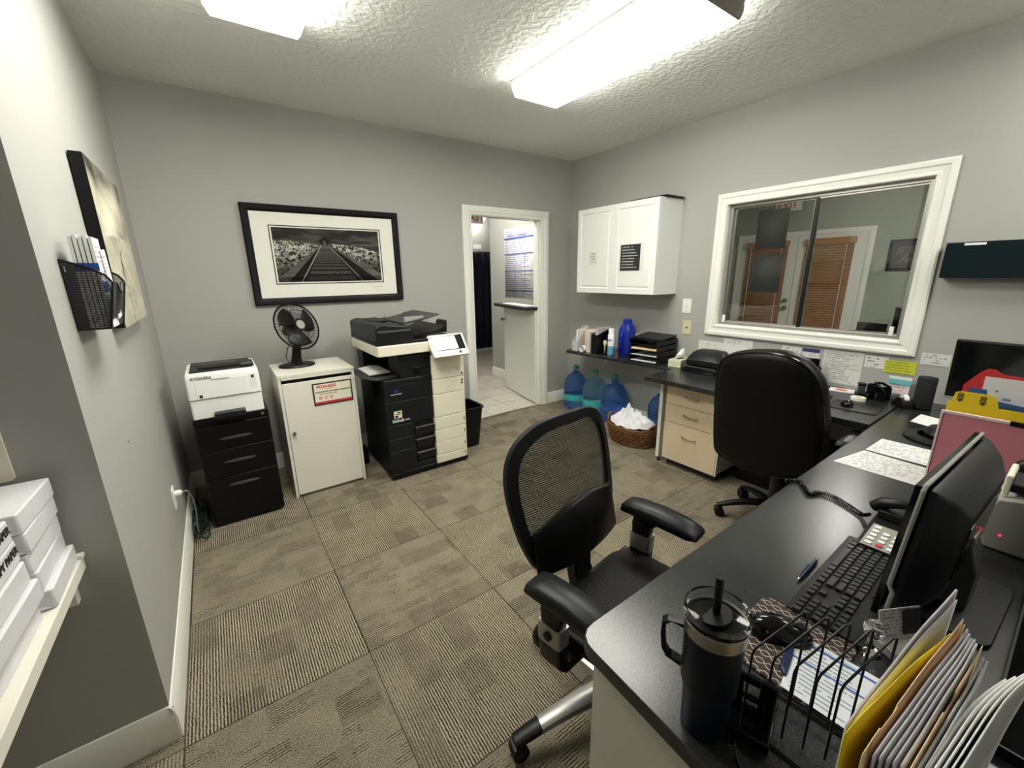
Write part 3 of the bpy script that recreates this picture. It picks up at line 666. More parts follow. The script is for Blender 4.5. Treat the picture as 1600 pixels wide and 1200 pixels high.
# ================================================================== back wall
fp = thing('framed_picture', 'black framed black and white photograph of a boardwalk on the back wall', 'picture', (1.148, -.001, 1.651))
MB().frame(-.563, .563, -.353, .353, .05, 0, -.03, prof=[(0, 0), (0, -.028), (.008, -.034), (.03, -.030), (.045, -.022), (.05, -.016), (.05, 0)]).build('frame', M['black_frame'], fp, angle=20)
MB().box(-.52, .52, -.014, -.010, -.31, .31).build('mat_board', pm('white_mat', (.80, .79, .72), .7), fp)
f = MB(); f.frame(-.405, .405, -.205, .215, .006, -.0145, -.0165); f.build('black_line', M['black_frame'], fp)
def board_col(u, v):
    # u 0..1 left to right, v 0..1 bottom to top
    hx, hy = .455, .70
    n1 = fb(u*3.5, v*9, 1, 5); n2 = noise.noise(Vector((u*75, v*38, 4)))+.6*noise.noise(Vector((u*150, v*75, 9)))
    topl = (.77-.10*(u/.42)**2 if u < .42 else .735-.16*max(0, (u-.5)/.5)**1.6)+.018*fb(u*14, 0, 2)+.012*noise.noise(Vector((u*90, 0, 5)))
    b = None
    if v > hy+.0 and not (v < topl and abs(u-hx) > .07):
        b = .035+.10*max(0, n1)+.22*max(0, fb(u*2.2+3, v*7+n1*.5, 6))*math.exp(-((u-.62)/.3)**2)+.05*max(0, 1-(v-hy)/.05)
    if v <= topl and b is None:
        n3 = fb(u*26, v*16, 12, 3); b = max(.008, .16+.34*n2+.30*n3)
        b *= .35+1.15*min(1, max(0, (v-.22)/.40))
    if b is None: b = .05+.05*max(0, n1)
    # roof pavilion
    if abs(u-hx+.0) < .055*(1-(v-.775)/.075) and .775 < v < .85: b = .02
    if abs(u-hx) < .035 and hy-.02 < v <= .775: b = .10 if abs(u-hx) < .012 else (.02 if abs(abs(u-hx)-.028) < .008 else .05)
    # boardwalk
    if v < hy:
        s = (hy-v)/hy
        xl, xr = hx-.03-.18*s, hx+.035+.26*s      # deck
        rl, rr = hx-.04-.46*s, hx+.05+.62*s       # outer rails
        ri, rri = hx-.035-.33*s, hx+.045+.47*s
        if xl < u < xr:
            b = .055+.035*math.sin(34/(s+.12))+.03*n2+.05*max(0, 1-s*2)
        elif rl < u < xl:
            b = .12+.06*n1 if u < ri else .02+.03*max(0, n2)
            if abs(u-(hx-.03-.22*s)) < .006: b = .30
        elif xr < u < rr:
            b = .13+.06*n1 if u > rri else .02+.03*max(0, n2)
            if abs(u-(hx+.035+.31*s)) < .006: b = .22
        if v < .10: b *= .5
    b = max(.002, min(.8, b*.9-.012 if b < .2 else b)); return (b, b*.98, b*.88)
g = MB(); g.grid(lambda u, v: (-.388+.776*u, -.0152, -.19+.39*v), 230, 120)
o = g.build('photograph', vcol_mat('photo_paint', .5), fp, smooth=False, fix=False); paint(o, board_col)
f = MB(); f.tube([(.30, -.0145, -.243), (.306, -.0145, -.236), (.312, -.0145, -.245), (.33, -.0145, -.238), (.336, -.0145, -.243), (.345, -.0145, -.240), (.365, -.0145, -.241), (.385, -.0145, -.239)], .0008, 5); f.build('signature', M['inkgrey'], fp)

# ---- filing cabinet
M['handle'] = pm('dark_handle', (.035, .035, .037), .4, spec=.4)
fc = thing('filing_cabinet', 'black three drawer filing cabinet under the white desktop printer', 'cabinet', (.318, -.40, 0))
MB().box(-.192, .192, -.298, .29, .012, .700).build('body', M['black_metal'], fc, bevel=.004)
MB().box(-.17, .17, -.28, .27, 0, .012).build('plinth', M['kick'], fc)
for k, (z0, z1, hz_) in enumerate(((.018, .318, .262), (.322, .497, .415), (.501, .655, .565))):
    d = MB().box(-.187, .187, -.316, -.2985, z0, z1).build('drawer', M['black_metal'], fc, bevel=.003)
    f = MB(); L = []
    for i in range(13):
        u = -1+2*i/12; hh = .011*(1-u*u)**.5*.8+.0015; dp = .016*(1-u**4)+.001
        L.append([(u*.085, -.316, hz_-hh), (u*.085, -.316-dp, hz_-hh*.5), (u*.085, -.316-dp*1.05, hz_+hh*.3), (u*.085, -.316, hz_+hh)])
    f.loft(L); f.build('handle', M['handle'], d)
MB().lathe([(0, .0), (.009, 0), (.009, -.004), (.004, -.006), (0, -.006)], (0, 0, 0), 14, Matrix.Translation((.158, -.2985, .677)) @ Matrix.Rotation(-PI/2, 4, 'X') @ Matrix.Scale(-1, 4, (0, 0, 1))).build('lock', M['chrome'], fc)
# ---- desktop laser printer
lp_ = thing('laser_printer', 'white and black desktop laser printer on the filing cabinet', 'printer', (.312, -.51, .7005))
f = MB(); f.loft([[(x, y, z) for x, y in rrect(-.18, .18, -.185, .185, .012, 3)] for z in (.0, .115)]); f.build('paper_cassette', M['white'], lp_, bevel=.003)
f = MB(); f.loft([[(x*s, y*s-.002, z) for x, y in rrect(-.182, .182, -.19, .188, .014, 3)] for z, s in ((.118, 1.0), (.225, 1.0), (.262, .985), (.272, .955))]); f.build('body', M['white'], lp_, bevel=.003)
f = MB(); f.box(-.155, .155, -.165, .165, .2715, .279); f.box(-.115, .10, -.10, .14, .279, .283); f.build('top_cover', M['charcoal'], lp_, bevel=.002)
f = MB(); f.loft([[(-.115, -.11, .284), (.085, -.11, .284), (.085, -.06, .302), (-.115, -.06, .302)], [(-.115, -.10, .2795), (.085, -.10, .2795), (.085, .12, .2795), (-.115, .12, .2795)]]); f.build('output_recess', M['black_gloss'], lp_)
f = MB(); f.box(.095, .165, -.16, .02, .279, .290); o = f.build('control_panel', M['charcoal'], lp_, bevel=.002)
MB().box(.105, .155, -.15, -.09, .290, .2915).build('display', M['screen'], o)
f = MB(); f.box(-.14, .115, -.1935, -.191, .122, .228); f.build('front_flap', M['white'], lp_, bevel=.001)
f = MB(); f.box(-.06, .03, -.1955, -.1935, .226, .231); f.build('flap_grip', M['lightgrey'], lp_)
f = MB(); f.box(.125, .162, -.1925, -.191, .150, .235); f.build('side_label', M['paper'], lp_)
f = MB(); f.box(.138, .152, -.194, -.1925, .212, .228).box(-.128, -.113, -.196, -.1935, .130, .145); f.build('black_label', M['ink'], lp_)
f = MB(); f.box(-.075, .08, -.250, -.186, .001, .034); f.build('tray_front', M['charcoal'], lp_, bevel=.003)
text('lettering', 'KYOCERA', .022, M['inkgrey'], (-.105, -.1935, .242), FRONT, lp_, bold=.0004)
# ---- tall white locker cabinet
wc = thing('shredding_cabinet', 'off white cabinet with a paper slot and a warning sign, under the fan', 'cabinet', (.833, -.385, 0))
f = MB(); f.box(-.24, -.223, -.235, .235, 0, .862).box(.223, .24, -.235, .235, 0, .862).box(-.223, .223, .22, .235, .02, .862).box(-.223, .223, -.215, .22, .02, .035); f.build('body', M['cabinet'], wc, bevel=.001)
MB().box(-.24, .24, -.24, .235, .862, .879).build('top_panel', M['cabinet'], wc, bevel=.001)
MB().box(-.222, .222, -.20, -.19, .78, .861).build('slot_interior', M['ink'], wc)
MB().box(-.222, .222, -.238, -.222, .845, .862).build('top_rail', M['cabinet'], wc, bevel=.001)
d = MB().box(-.221, .221, -.238, -.221, .022, .820).build('door', M['cabinet'], wc, bevel=.0015)
MB().box(-.222, .222, -.22, -.205, .0, .02).build('plinth', M['nickel'], wc)
MB().lathe([(0, 0), (.009, 0), (.009, .012), (.012, .016), (.011, .026), (0, .028)], (0, 0, 0), 14, Matrix.Translation((-.193, -.238, .48)) @ Matrix.Rotation(PI/2, 4, 'X')).build('knob', M['nickel'], d)
sg = MB().box(-.045, .213, -.2415, -.2385, .640, .796).build('sign_plate', M['ink'], wc)
MB().box(-.036, .204, -.2425, -.2415, .649, .787).build('sign_face', M['cream'], sg)
text('sign_title', 'PROSHRED', .026, M['inkred'], (.045, -.2428, .768), FRONT, sg, bold=.0008)
text('sign_title_lower', 'SECURITY', .010, M['inkred'], (.06, -.2428, .750), FRONT, sg)
text('sign_text', 'CONFIDENTIAL DOCUMENT SHREDDING', .0125, M['ink'], (.084, -.2428, .732), FRONT, sg, bold=.0003)
text('sign_text', 'PLACE ALL PAPER HERE', .011, M['ink'], (.05, -.2428, .716), FRONT, sg)
f = MB()
for x in (.0, .035, .07): f.lathe([(.006, 0), (.010, 0), (.010, -.0006), (.006, -.0006)], (0, 0, 0), 16, Matrix.Translation((x, -.2426, .690)) @ Matrix.Rotation(-PI/2, 4, 'X'))
f.build('sign_symbols', M['inkred'], sg)
MB().box(-.036, .204, -.2427, -.2425, .649, .664).build('sign_red_band', M['inkred'], sg)
# ---- desk fan
fan = thing('desk_fan', 'black round desk fan on top of the off white cabinet', 'fan', (.757, -.335, .8795))
MB().lathe([(0, 0), (.118, 0), (.120, .006), (.112, .016), (.05, .026), (0, .028)], (0, 0, 0), 40, None, 1.0, .82).build('base', M['black'], fan)
f = MB(); f.loft([[(x*sx+dx, y*sx+.01, z) for x, y in rrect(-.032, .032, -.022, .022, .012, 3)] for z, sx, dx in ((.02, 1.25, 0), (.05, 1.0, .002), (.10, .9, .01), (.17, .85, .02))]); f.build('neck', M['black'], fan)
hd_ = Vector((.45, -.80, .34)).normalized(); HM = Matrix.Translation((.032, -.035, .285)) @ hd_.to_track_quat('Z', 'Y').to_matrix().to_4x4()
MB().lathe([(0, -.13), (.035, -.125), (.048, -.10), (.05, -.04), (.04, -.02), (0, -.02)], (0, 0, 0), 24, HM).build('motor_housing', M['black'], fan)
R_ = .165
def grille(front):
    f = MB(); s_ = 1 if front else -1
    n = 78 if front else 40
    for k in range(n):
        a = 2*PI*k/n; tw = .20 if front else 0
        P = []
        for i in range(6):
            q = i/5; r = .042+(R_-.042)*q; aa = a+tw*q
            P.append(HM @ Vector((r*math.cos(aa), r*math.sin(aa), s_*(.040*(1-q**3)+.004))))
        f.tube(P, .0011 if front else .0014, 4, cap=False)
    for r, z in ((R_, .0), (.11, .03)):
        f.tube([HM @ Vector((r*math.cos(2*PI*k/40), r*math.sin(2*PI*k/40), s_*z)) for k in range(40)], .0022 if r < R_ else .006, 6, closed=True)
    return f
grille(True).build('front_grille', M['black'], fan); grille(False).build('rear_grille', M['black'], fan)
MB().lathe([(0, .043), (.030, .043), (.033, .040), (.033, .036)], (0, 0, 0), 24, HM).build('badge', M['silver'], fan)
MB().lathe([(.033, .043), (.044, .043), (.045, .036), (.033, .034)], (0, 0, 0), 24, HM).build('badge_ring', M['black'], fan)
hub = MB().lathe([(0, .018), (.022, .016), (.026, -.01), (0, -.012)], (0, 0, 0), 20, HM).build('hub', M['black'], fan)
for b_ in range(3):
    f = MB()
    def blade(u, v, b_=b_):
        r = .022+.122*v; a = b_*2*PI/3+(u-.5)*(1.15+.35*math.sin(PI*v))+.35*v; return HM @ Vector((r*math.cos(a), r*math.sin(a), .016*(u-.5)*1.6))
    f.grid(blade, 8, 8); f.build('blade', pm('smoked_blade', (.004, .004, .004), .35) if b_ == 0 else bpy.data.materials['smoked_blade'], fan, solid=.0015, fix=False)
f = MB(); f.tube([(.0, .08, .16), (-.03, .11, .12), (-.05, .12, .05), (-.03, .13, .004), (0, .15, .004)], .003, 6); f.build('cable', M['black'], fan)

# ---- multifunction copier
cp = thing('photocopier', 'large black and cream office photocopier beside the doorway', 'copier', (1.545, -.46, 0))
K = 1.545; YF = -.33                                  # local front plane y
Lx = lambda x: x-K
MB().box(Lx(1.235), Lx(1.86), YF+.03, .31, .03, .775).build('lower_body', M['charcoal'], cp, bevel=.008)
for x in (1.27, 1.82):
    for y in (-.26, .26): MB().box(Lx(x)-.02, Lx(x)+.02, y-.02, y+.02, 0, .031).build('foot', M['black'], cp, bevel=.004)
MB().prism([(Lx(1.225), YF), (Lx(1.87), YF), (Lx(1.875), YF+.12), (Lx(1.225), YF+.12)], .012, .05).build('base_skirt', M['black'], cp, bevel=.006)
XM = Lx(1.588)
def panel(name, x0, x1, z0, z1, m, y=YF, d=.032, par=cp, bev=.004): return MB().box(x0, x1, y, y+d, z0, z1).build(name, m, par, bevel=bev)
panel('toner_door', Lx(1.225), XM, .615, .735, M['charcoal']); panel('bypass_door', Lx(1.225), XM, .435, .612, M['charcoal'])
o = panel('paper_drawer', Lx(1.225), Lx(1.425), .332, .432, M['charcoal']); 
o = panel('paper_drawer', Lx(1.225), Lx(1.425), .232, .329, M['charcoal']); panel('paper_drawer', Lx(1.225), Lx(1.425), .05, .229, M['charcoal'])
MB().box(Lx(1.425), XM, YF+.025, YF+.034, .05, .435).build('grip_recess', M['ink'], cp)
for z0, z1 in ((.315, .388), (.21, .29), (.107, .182)):
    f = MB(); f.loft([[(x, YF+.024, z0), (x, YF+.002, z0+.008), (x, YF-.006, z1-.008), (x, YF+.004, z1), (x, YF+.024, z1-.006)] for x in (Lx(1.43), XM-.002)]); f.build('drawer_grip', M['charcoal'], cp)
MB().box(Lx(1.425), XM, YF+.004, YF+.03, .05, .095).build('lower_grip_panel', M['charcoal'], cp, bevel=.003)
# cream right column
X1 = Lx(1.862)
for z0, z1, n in ((.735, .925, 'column_cover'), (.617, .731, 'column_cover'), (.433, .613, 'column_door'), (.330, .429, 'drawer_front'), (.228, .326, 'drawer_front'), (.119, .224, 'drawer_front'), (.048, .115, 'drawer_front')):
    f = MB(); f.loft([[(XM, YF-.008, z), (XM+.012, YF-.016, z), (X1-.02, YF-.016, z), (X1, YF-.004, z), (X1, YF+.12, z), (XM, YF+.12, z)] for z in (z0, z1)]); c_ = f.build(n, M['cream'], cp, bevel=.003, angle=50)
    if n == 'drawer_front': MB().box(X1-.026, X1-.020, YF-.018, YF-.0155, (z0+z1)/2-.012, (z0+z1)/2+.014).build('level_mark', M['greyplastic'], c_)
for z in (.755, .700, .676): MB().box(X1-.034, X1-.022, YF-.0185, YF-.0155, z-.007, z+.007).build('status_mark', M['ink'], cp)
f = MB(); f.tube([(X1-.13, YF-.0165, .785), (X1-.13, YF-.0165, .765), (X1-.05, YF-.0165, .765), (X1-.05, YF-.0165, .79), (X1-.075, YF-.0165, .80)], .002, 5); f.build('embossed_mark', M['paperg'], cp)
# body behind the output gap, right block and front cover of the output area
MB().box(Lx(1.60), X1-.004, YF+.10, .31, .775, .985).build('right_column', M['cream'], cp, bevel=.005)
MB().box(Lx(1.235), Lx(1.60), .17, .31, .775, .96).build('rear_column', M['charcoal'], cp, bevel=.005)
f = MB(); f.loft([[(Lx(1.345), y, .775), (Lx(1.345), y, .90), (Lx(1.355), y, .925), (Lx(1.38), y, .945), (XM-.002, y, .952), (XM-.002, y, .775)] for y in (YF+.0, YF+.24)]); f.build('output_cover', M['charcoal'], cp, bevel=.006)
MB().box(Lx(1.36), Lx(1.56), YF-.002, YF+.0, .925, .930).build('output_cover_line', M['greyplastic'], cp)
MB().box(Lx(1.44), Lx(1.50), YF-.004, YF+.001, .795, .845).build('usb_door', M['black_gloss'], cp, bevel=.002)
f = MB(); f.loft([[(Lx(1.10), y, .80), (Lx(1.20), y, .765), (Lx(1.36), y, .776), (Lx(1.36), y, .79), (Lx(1.2), y, .782), (Lx(1.10), y, .812)] for y in (YF+.08, .16)]); f.build('output_tray', M['greyplastic'], cp, bevel=.003)
MB().box(Lx(1.215), Lx(1.235), -.08, -.06, .60, .79).build('tray_support', M['black'], cp)
MB().box(Lx(1.225), XM, YF-.004, YF+.06, .737, .776).build('front_ledge', M['charcoal'], cp, bevel=.006)
# scanner deck and document feeder
f = MB(); f.loft([[(x, y, z) for x, y in rrect(Lx(1.19), X1-.02, YF-.035, .30, .02, 4)] for z in (.955, 1.03)]); f.build('scanner_deck', M['cream'], cp, bevel=.006)
f = MB(); f.loft([[(x, y, z) for x, y in rrect(Lx(1.19), X1-.06, YF-.025, .28, .015, 3)] for z in (1.031, 1.05)]); f.build('scanner_lid', M['charcoal'], cp, bevel=.003)
f = MB()
ys = (YF-.03, .27); S_ = [(Lx(1.19), 1.05), (Lx(1.19), 1.150), (Lx(1.20), 1.166), (Lx(1.24), 1.178), (Lx(1.37), 1.160), (Lx(1.45), 1.150), (Lx(1.462), 1.12), (Lx(1.455), 1.05)]
f.loft([[(x, y, z) for x, z in S_] for y in ys]); f.build('document_feeder', M['charcoal'], cp, bevel=.008)
f = MB(); f.box(Lx(1.205), Lx(1.44), YF-.036, YF-.029, 1.118, 1.134); f.build('feeder_lip', M['greyplastic'], cp, bevel=.003)
f = MB(); f.loft([[(Lx(1.43), y, 1.165), (Lx(1.43), y, 1.150), (Lx(1.55), y, 1.168), (Lx(1.72), y, 1.205), (Lx(1.72), y, 1.214), (Lx(1.55), y, 1.185)] for y in (YF+.08, .25)]); f.build('feeder_tray', pm('feeder_grey', (.045, .046, .048), .5), cp, bevel=.003)
for y in (YF+.10, .20): MB().box(Lx(1.45), Lx(1.60), y, y+.012, 1.17, 1.205, ).build('paper_guide', M['lightgrey'], cp, bevel=.002)
MB().box(Lx(1.25), Lx(1.37), -.1, .16, 1.165, 1.182).build('feeder_top_cover', M['black'], cp, bevel=.006)
f = MB(); f.loft([[(Lx(1.46), y, 1.058), (Lx(1.70), y, 1.085), (Lx(1.74), y, 1.12), (Lx(1.74), y, 1.128), (Lx(1.68), y, 1.098), (Lx(1.46), y, 1.075)] for y in (YF+.04, .22)]); f.build('exit_tray', M['black'], cp, bevel=.002)
f = MB(); f.loft([[(Lx(1.80), y, 1.05), (Lx(1.84), y, 1.14), (Lx(1.855), y, 1.145), (Lx(1.85), y, 1.05)] for y in (-.10, .06)]); f.build('paper_stopper', M['black'], cp, bevel=.003)
# tilted operation panel
PMt = Matrix.Translation((Lx(1.713), YF-.055, .988)) @ Matrix.Rotation(math.radians(-38), 4, 'X')
f = MB(); f.prism(rrect(-.145, .145, -.093, .093, .012, 4), -.014, .012, PMt @ Matrix.Rotation(PI/2, 4, 'X') @ Matrix.Scale(-1, 4, (0, 0, 1)) if False else PMt @ Matrix(((1, 0, 0, 0), (0, 0, -1, 0), (0, 1, 0, 0), (0, 0, 0, 1)))); op = f.build('operation_panel', M['cream'], cp, bevel=.003)
MB().box(-.123, .103, -.0135, -.0125, -.045, .077, PMt).build('bezel', M['black_gloss'], op)
MB().box(-.118, .070, -.0145, -.0136, -.040, .072, PMt).build('touch_screen', M['lcd'], op)
f = MB()
for z in (.055, .025, -.005, -.03): f.box(.108, .122, -.0145, -.0125, z-.008, z+.008, PMt)
f.box(.104, .128, -.013, -.0122, -.045, .082, PMt); f.build('side_keys', M['black_gloss'], op)
MB().lathe([(0, 0), (.011, 0), (.011, .003), (0, .003)], (0, 0, 0), 16, PMt @ Matrix.Translation((.075, -.012, -.068)) @ Matrix.Rotation(PI/2, 4, 'X')).build('start_button', M['greyplastic'], op)
MB().box(Lx(1.60), X1-.01, YF-.02, YF+.10, .925, .955).build('panel_support', M['cream'], cp, bevel=.003)
# marks on the front
text('lettering', 'KONICA MINOLTA', .010, M['inkw'], (Lx(1.305), YF-.0006, .668), FRONT, cp, bold=.0002)
f = MB()
for k in range(24): a0, a1 = 2*PI*k/24, 2*PI*(k+1)/24; f.quad((Lx(1.305)+.014*math.cos(a0), YF-.0008, .692+.010*math.sin(a0)), (Lx(1.305)+.014*math.cos(a1), YF-.0008, .692+.010*math.sin(a1)), (Lx(1.305)+.009*math.cos(a1), YF-.0008, .692+.006*math.sin(a1)), (Lx(1.305)+.009*math.cos(a0), YF-.0008, .692+.006*math.sin(a0)))
f.build('emblem', M['inkblue'], cp)
text('lettering', 'bizhub', .034, M['inkw'], (Lx(1.305), YF-.0006, .468), FRONT, cp, bold=.0008)
text('lettering', '454e', .018, M['inkw'], (Lx(1.375), YF-.0006, .465), FRONT, cp)
MB().box(Lx(1.275), Lx(1.335), YF-.001, YF, .488, .542).build('emblem', M['cream'], cp)
f = MB(); f.box(Lx(1.282), Lx(1.305), YF-.0018, YF-.001, .492, .508).box(Lx(1.285), Lx(1.328), YF-.0018, YF-.001, .515, .520).box(Lx(1.30), Lx(1.325), YF-.0018, YF-.001, .526, .534); f.build('emblem_detail', M['ink'], cp)
# paper lying in the output tray
tag(MB().loft([[(1.17, y, .797), (1.33, y, .800), (1.33, y, .806), (1.26, y, .818), (1.17, y, .806)] for y in (-.64, -.36)]).build('printout', M['paper'], bevel=.001), 'curled white printouts lying in the copier output tray', 'paper')
# cable box on the copier's left side
cb = thing('cable_box', 'small black cable box on the carpet between copier and white cabinet', 'box', (1.155, -.30, 0))
MB().box(-.03, .03, -.05, .05, 0, .13).build('case', M['black'], cb, bevel=.004); MB().tube([(0, .05, .1), (.0, .12, .16), (.0, .20, .10), (0, .24, .01)], .005, 8).build('cable', M['black'], cb)
# waste bin
wb = thing('waste_bin', 'black plastic waste bin between the copier and the doorway', 'bin', (2.03, -.47, 0))
def binsh(mb, w0, w1, h, th): 
    mb.loft([[(x, y, z) for x, y in rrect(-a*.62, a*.62, -a, a, .03, 4)] for a, z in ((w0, 0), (w1, h))], cap=False)
f = MB(); R0 = rrect(-.085, .085, -.11, .11, .03, 4); R1 = rrect(-.112, .112, -.145, .145, .035, 4); R2 = rrect(-.124, .124, -.157, .157, .04, 4); R3 = rrect(-.106, .106, -.139, .139, .035, 4); R4 = rrect(-.08, .08, -.105, .105, .03, 4)
f.loft([[(x, y, z) for x, y in R] for R, z in ((R4, .006), (R3, .368), (R1, .372), (R2, .372), (R2, .360), (R1, .352), (R0, 0))]); f.build('shell', M['black'], wb, angle=40)

# ================================================================== right wall
uc = thing('wall_cabinet', 'white two door wall cabinet hung beside the interior window', 'cabinet', (W, -.914, 1.305))
CX = -.325
MB().box(CX+.02, -.0005, -.465, .465, 0, .782).build('body', M['cabwhite'], uc, bevel=.001)
def rdoor(y0, y1, lab):
    m = Matrix(((0, 1, 0, CX+.02), (-1, 0, 0, 0), (0, 0, 1, 0), (0, 0, 0, 1)))
    f = MB(); a, b = -y1, -y0
    pr_ = [(0, 0), (0, -.02), (.045, -.02), (.052, -.013), (.058, -.012), (.068, -.018)]
    R = [[f.bm.verts.new(m @ Vector(p)) for p in ((a+i, y, .002+i), (b-i, y, .002+i), (b-i, y, .78-i), (a+i, y, .78-i))] for i, y in pr_]
    for k in range(len(R)-1):
        for j in range(4): f.face([R[k][j], R[k][(j+1) % 4], R[k+1][(j+1) % 4], R[k+1][j]])
    f.face(R[-1]); f.face(R[0][::-1])
    return f.build('cabinet_door', M['cabwhite'], uc, angle=15)
rdoor(.0015, .464, ''); rdoor(-.464, -.0015, '')
def wallsheet(name, label, y, z, w_, h, mat, cat='paper', x=W-.001, th=.0008, group=None, tilt=0.0):
    """sheet hanging on a plane facing -X; y = left edge (greater Y), z = bottom"""
    f = MB(); f.box(-th, 0, -w_, 0, 0, h)
    for fc_ in f.bm.faces:
        for l in fc_.loops: l[f.uv].uv = (-l.vert.co.y/w_, l.vert.co.z/h)
    o = f.build(name, mat, None, smooth=False); o.location = (x, y, z); o.rotation_euler = (tilt, 0, 0); return tag(o, label, cat, group)
xd = W+CX-.0005
wallsheet('notice', 'small white slip taped on the left door of the wall cabinet', -.615, 1.573, .10, .115, print_mat('slip_print', (.74, .75, .73), (.2, .2, .2), 5, 6, margin=.1, seed=4.), 'paper', xd)
wallsheet('notice', 'black printed notice on a white sheet taped to the right cabinet door', -.985, 1.505, .265, .235, pm('sheet_edge', (.76, .76, .74), .7), 'paper', xd)
wallsheet('notice_print', 'x', -1.003, 1.510, .215, .222, print_mat('black_notice', (.018, .02, .022), (.60, .60, .60), 9, 16, margin=.07, density=.62, thick=.30, seed=12.), 'paper', xd-.001)
o = bpy.data.objects['notice_print']; n_ = [q for q in C.objects if q.get('label', '').startswith('black printed notice')][0]; del o['label']; del o['category']; o.name = 'black_panel'; o.parent = n_; o.location = (-.001, -.018, .005)
b_ = tag(put(MB().box(-.27, -.02, -.20, .17, .783, .797).build('binder', M['black'], bevel=.003), (W, -1.20, 1.305)), 'flat black binder lying on top of the wall cabinet', 'binder')
b_.location = (W, -1.20, 1.306)
def plate(name, label, y, z, mat, kind):
    t = thing(name, label, 'switch plate', (W, y, z)); m = Matrix(((0, 0, -1, 0), (1, 0, 0, 0), (0, 1, 0, 0), (0, 0, 0, 1)))
    MB().prism(rrect(-.041, .041, -.062, .062, .004), 0, .006, m).build('cover_plate', mat, t, bevel=.0015)
    if kind: MB().box(-.016, -.006, -.005, .005, -.010, .010).build('toggle', mat, t, bevel=.001)
    else: MB().box(-.010, -.006, -.008, .008, -.008, .008).build('jack', M['nickel'], t)
    f = MB()
    for z_ in (-.045, .045): f.cyl((-.008, 0, z_), (-.006, 0, z_), .003, seg=8)
    f.build('plate_screws', M['nickel'], t)
plate('light_switch', 'white light switch on the wall left of the interior window', -1.499, 1.203, M['trim'], True)
plate('phone_jack', 'almond phone jack plate below the white light switch', -1.518, 1.017, pm('almond', (.66, .62, .42), .4), False)
wf = thing('wall_file', 'long dark glossy wall file with small stickers, right of the window', 'wall pocket', (W, -3.3, 1.441))
MB().box(-.075, -.001, -.35, .245, 0, .186).build('body', M['smoke'], wf, bevel=.004)
for y, c_ in ((.165, M['paper']), (-.06, M['yellow'])): MB().box(-.0765, -.0755, y-.07 if c_ is M['paper'] else y-.02, y+.01, .168, .180).build('sticker', c_, wf)
# papers taped on the wall under the window
wallsheet('wall_notice', 'printed sheet with a dense list of lines, behind the leather chair top, under the window', -2.565, .742, .222, .222, print_mat('listp', (.66, .66, .64), (.25, .25, .25), 17, 12, margin=.06, density=.55, seed=1.))
wallsheet('wall_notice', 'pale sheet with a dark blue heading taped under the window', -2.435, .80, .105, .155, print_mat('bluehead', (.70, .70, .70), (.3, .3, .3), 9, 7, header=.16, hcol=(.03, .03, .16), seed=2.))
wallsheet('wall_notice', 'white note left of the blue headed sheet under the window', -2.30, .845, .125, .11, print_mat('note1', (.72, .72, .71), (.15, .15, .2), 6, 7, seed=3.))
wallsheet('wall_notice', 'small white note with one bold line, left of the yellow note', -2.795, .880, .115, .075, print_mat('note2', (.74, .74, .73), (.1, .1, .1), 4, 6, seed=6.5))
wallsheet('wall_notice', 'yellow handwritten note taped below the window corner', -2.895, .862, .150, .080, print_mat('ynote', (.58, .60, .03), (.22, .25, .05), 5, 9, margin=.04, density=.6, seed=7.), x=W-.003, tilt=-.02)
wallsheet('wall_notice', 'white note taped on the wall right of the yellow note', -3.052, .940, .125, .070, print_mat('note3', (.68, .68, .67), (.12, .12, .12), 5, 8, seed=8.))
wallsheet('wall_notice', 'large printed sheet on the wall behind the small black printer', -1.86, .76, .23, .20, print_mat('note4', (.68, .68, .66), (.2, .2, .2), 12, 12, seed=9.))
wallsheet('wall_notice', 'white card with rounded top standing at the wall behind the black printer', -1.66, .80, .21, .125, print_mat('note5', (.72, .71, .66), (.3, .3, .3), 4, 9, seed=9.7, density=.4), x=W-.03)

# ---- shelf in the corner
ss = thing('corner_shelf', 'dark laminate shelf on the right wall above the water bottles', 'shelf', (0, 0, 0))
f = MB(); f.prism([(3.268, -.455), (3.726, -.30), (3.726, -1.668), (3.345, -1.668)][::-1], .690, .7200); f.build('shelf_board', M['top'], ss, bevel=.003)
f = MB()
f.box(3.55, 3.7265, -.75, -.735, .60, .6898); f.build('bracket', M['trim'], ss)
# desks
dk = thing('desk_worktop', 'dark laminate worktop along the window wall with drawers under its end', 'desk', (0, 0, 0))
MB().prism([(2.962, -1.67), (3.7265, -1.67), (3.7265, -3.040), (2.985, -3.048)][::-1], .685, .72).build('worktop', M['top'], dk, bevel=.004)
MB().box(3.70, 3.726, -3.0, -1.74, .58, .684).build('wall_cleat', M['cabinet'], dk)
g_ = MB().box(3.085, 3.70, -1.765, -1.737, .042, .684).build('gable_panel', M['cabinet'], dk, bevel=.001)
MB().cyl((3.11, -1.751, 0), (3.11, -1.751, .043), .014, .010, 12).build('levelling_foot', M['greyplastic'], g_)
pd = thing('drawer_pedestal', 'maple fronted three drawer pedestal under the window worktop', 'cabinet', (3.08, -2.015, 0))
MB().box(.022, .56, -.212, .212, .058, .682).build('body', M['cabinet'], pd, bevel=.001)
MB().box(.05, .54, -.20, .20, 0, .058).build('plinth', M['kick'], pd)
MB().box(.004, .022, -.228, -.2185, .058, .682).build('side_panel', M['cabinet'], pd)
